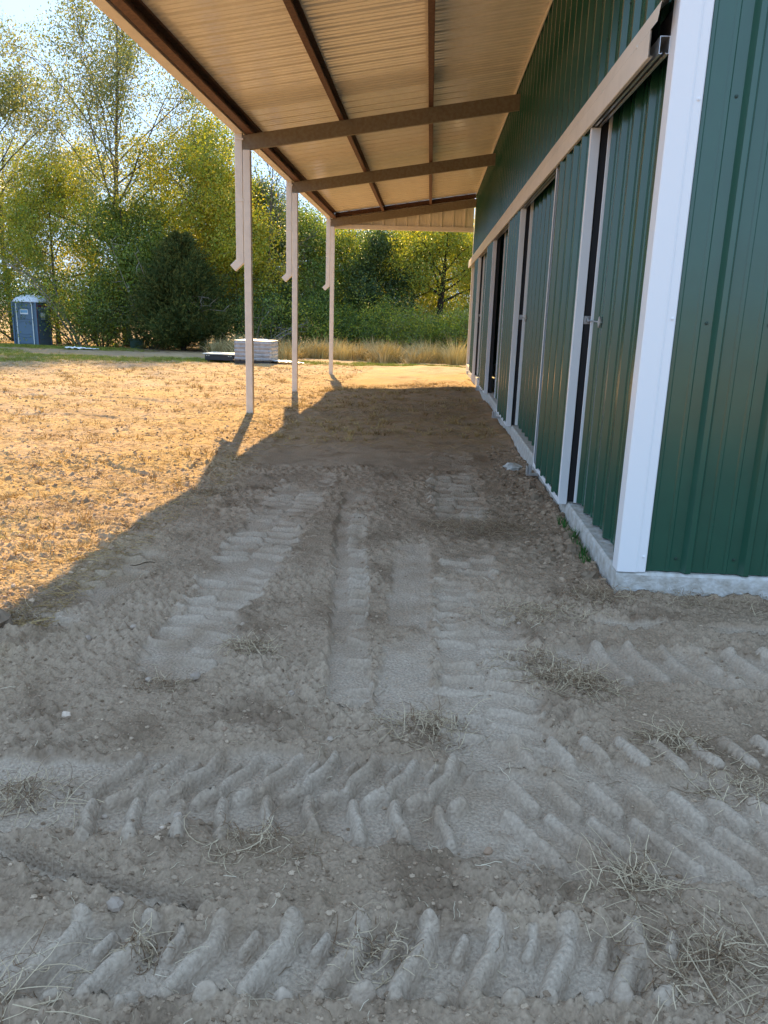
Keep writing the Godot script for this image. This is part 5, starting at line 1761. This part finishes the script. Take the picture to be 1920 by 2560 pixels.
	for pass_ in 2:
		var xf := []
		var cl := []
		var count := 7500 if pass_ == 0 else 30000
		for i in count:
			var x: float
			var z: float
			var l: float
			if pass_ == 0:
				z = -0.95 - pow(rng.randf(), 1.2) * 8.0
				x = rng.randf_range(-0.62, 0.55) * -z
				if rng.randf() > 0.45 + n_patch.get_noise_2d(x * 1.3 + 5.0, z * 1.3) * 1.4 or (x > WALL - 0.03 and z < FRONT + 0.03):
					continue
				l = 0.012 + 0.055 * pow(rng.randf(), 3.0)
			else:
				z = -3.2 - pow(rng.randf(), 1.6) * 24.0
				x = -1.7 - rng.randf() * (0.55 * -z)
				if i % 5 == 0:
					z = rng.randf_range(-18.0, -8.5)
					x = rng.randf_range(-2.2, 0.95)
				l = 0.03 + 0.10 * pow(rng.randf(), 2.0) + 0.002 * -z
			var b := Basis(Vector3.UP, rng.randf_range(0, TAU)) * Basis(Vector3(0, 0, 1), gauss() * 0.28) * Basis(Vector3(1, 0, 0), gauss() * 0.4)
			var wd := 0.06 if l < 0.03 else 0.045
			xf.append(Transform3D(b.scaled_local(Vector3(l, l * 0.7, wd if l > wd else l)), Vector3(x, ground_at(x, z) + 0.003, z)))
			if pass_ == 0:
				cl.append(Color(0.24, 0.17, 0.105).lerp(Color(0.72, 0.62, 0.46), pow(rng.randf(), 1.4)))
			else:
				cl.append(Color(0.26, 0.17, 0.08).lerp(Color(0.52, 0.38, 0.18), rng.randf()))
		var o := scatter("straw_bits", bm, M["straw"], xf, cl)
		o.set_meta("kind", "stuff")
		o.set_meta("label", "scattered bits of straw on the shaded soil" if pass_ == 0 else "thatch of cut dry grass over the open ground")
		o.set_meta("category", "straw")
	var tf := tuft(13, 0.07, 0.0030, 1.3, 921, 0.05)
	var tx := []
	var tc := []
	for i in 5200:
		var z := -3.4 - pow(rng.randf(), 1.35) * 24.0
		var x := -1.9 - rng.randf() * (0.55 * -z)
		if i % 4 == 0:
			z = rng.randf_range(-17.5, -9.0)
			x = rng.randf_range(-2.3, 0.9)
		if n_patch.get_noise_2d(x * 0.7 + 3.0, z * 0.7) < rng.randf_range(-0.3, 0.35):
			continue
		var sc := rng.randf_range(0.6, 1.3) + 0.03 * -z
		tx.append(Transform3D(Basis(Vector3.UP, rng.randf_range(0, TAU)).scaled(Vector3(sc, sc * rng.randf_range(0.3, 0.9), sc)), Vector3(x, ground_at(x, z) - 0.006, z)))
		tc.append(Color(0.24, 0.145, 0.06).lerp(Color(0.55, 0.40, 0.18), rng.randf()))
	var tt := scatter("dry_tufts", tf, M["straw"], tx, tc)
	tt.set_meta("kind", "stuff")
	tt.set_meta("label", "short tufts of cut dry grass over the open ground")
	tt.set_meta("category", "grass")
	# green blades along the slab
	var gx := []
	var gc := []
	var bl := tuft(7, 0.10, 0.0022, 0.5, 911, 0.02)
	for i in 46:
		var z := -5.62 + 1.15 * pow(rng.randf(), 0.8)
		var x := WALL - 0.02 - rng.randf() * 0.05
		gx.append(Transform3D(Basis(Vector3.UP, rng.randf_range(0, TAU)).scaled(Vector3(1, rng.randf_range(0.5, 1.2), 1)), Vector3(x, ground_at(x, z) - 0.005, z)))
		gc.append(Color(0.035, 0.12, 0.025) * rng.randf_range(0.7, 1.4))
	var gb := scatter("green_blades", bl, M["straw"], gx, gc)
	gb.set_meta("kind", "stuff")
	gb.set_meta("label", "fresh green blades sprouting along the slab edge")
	gb.set_meta("category", "grass")
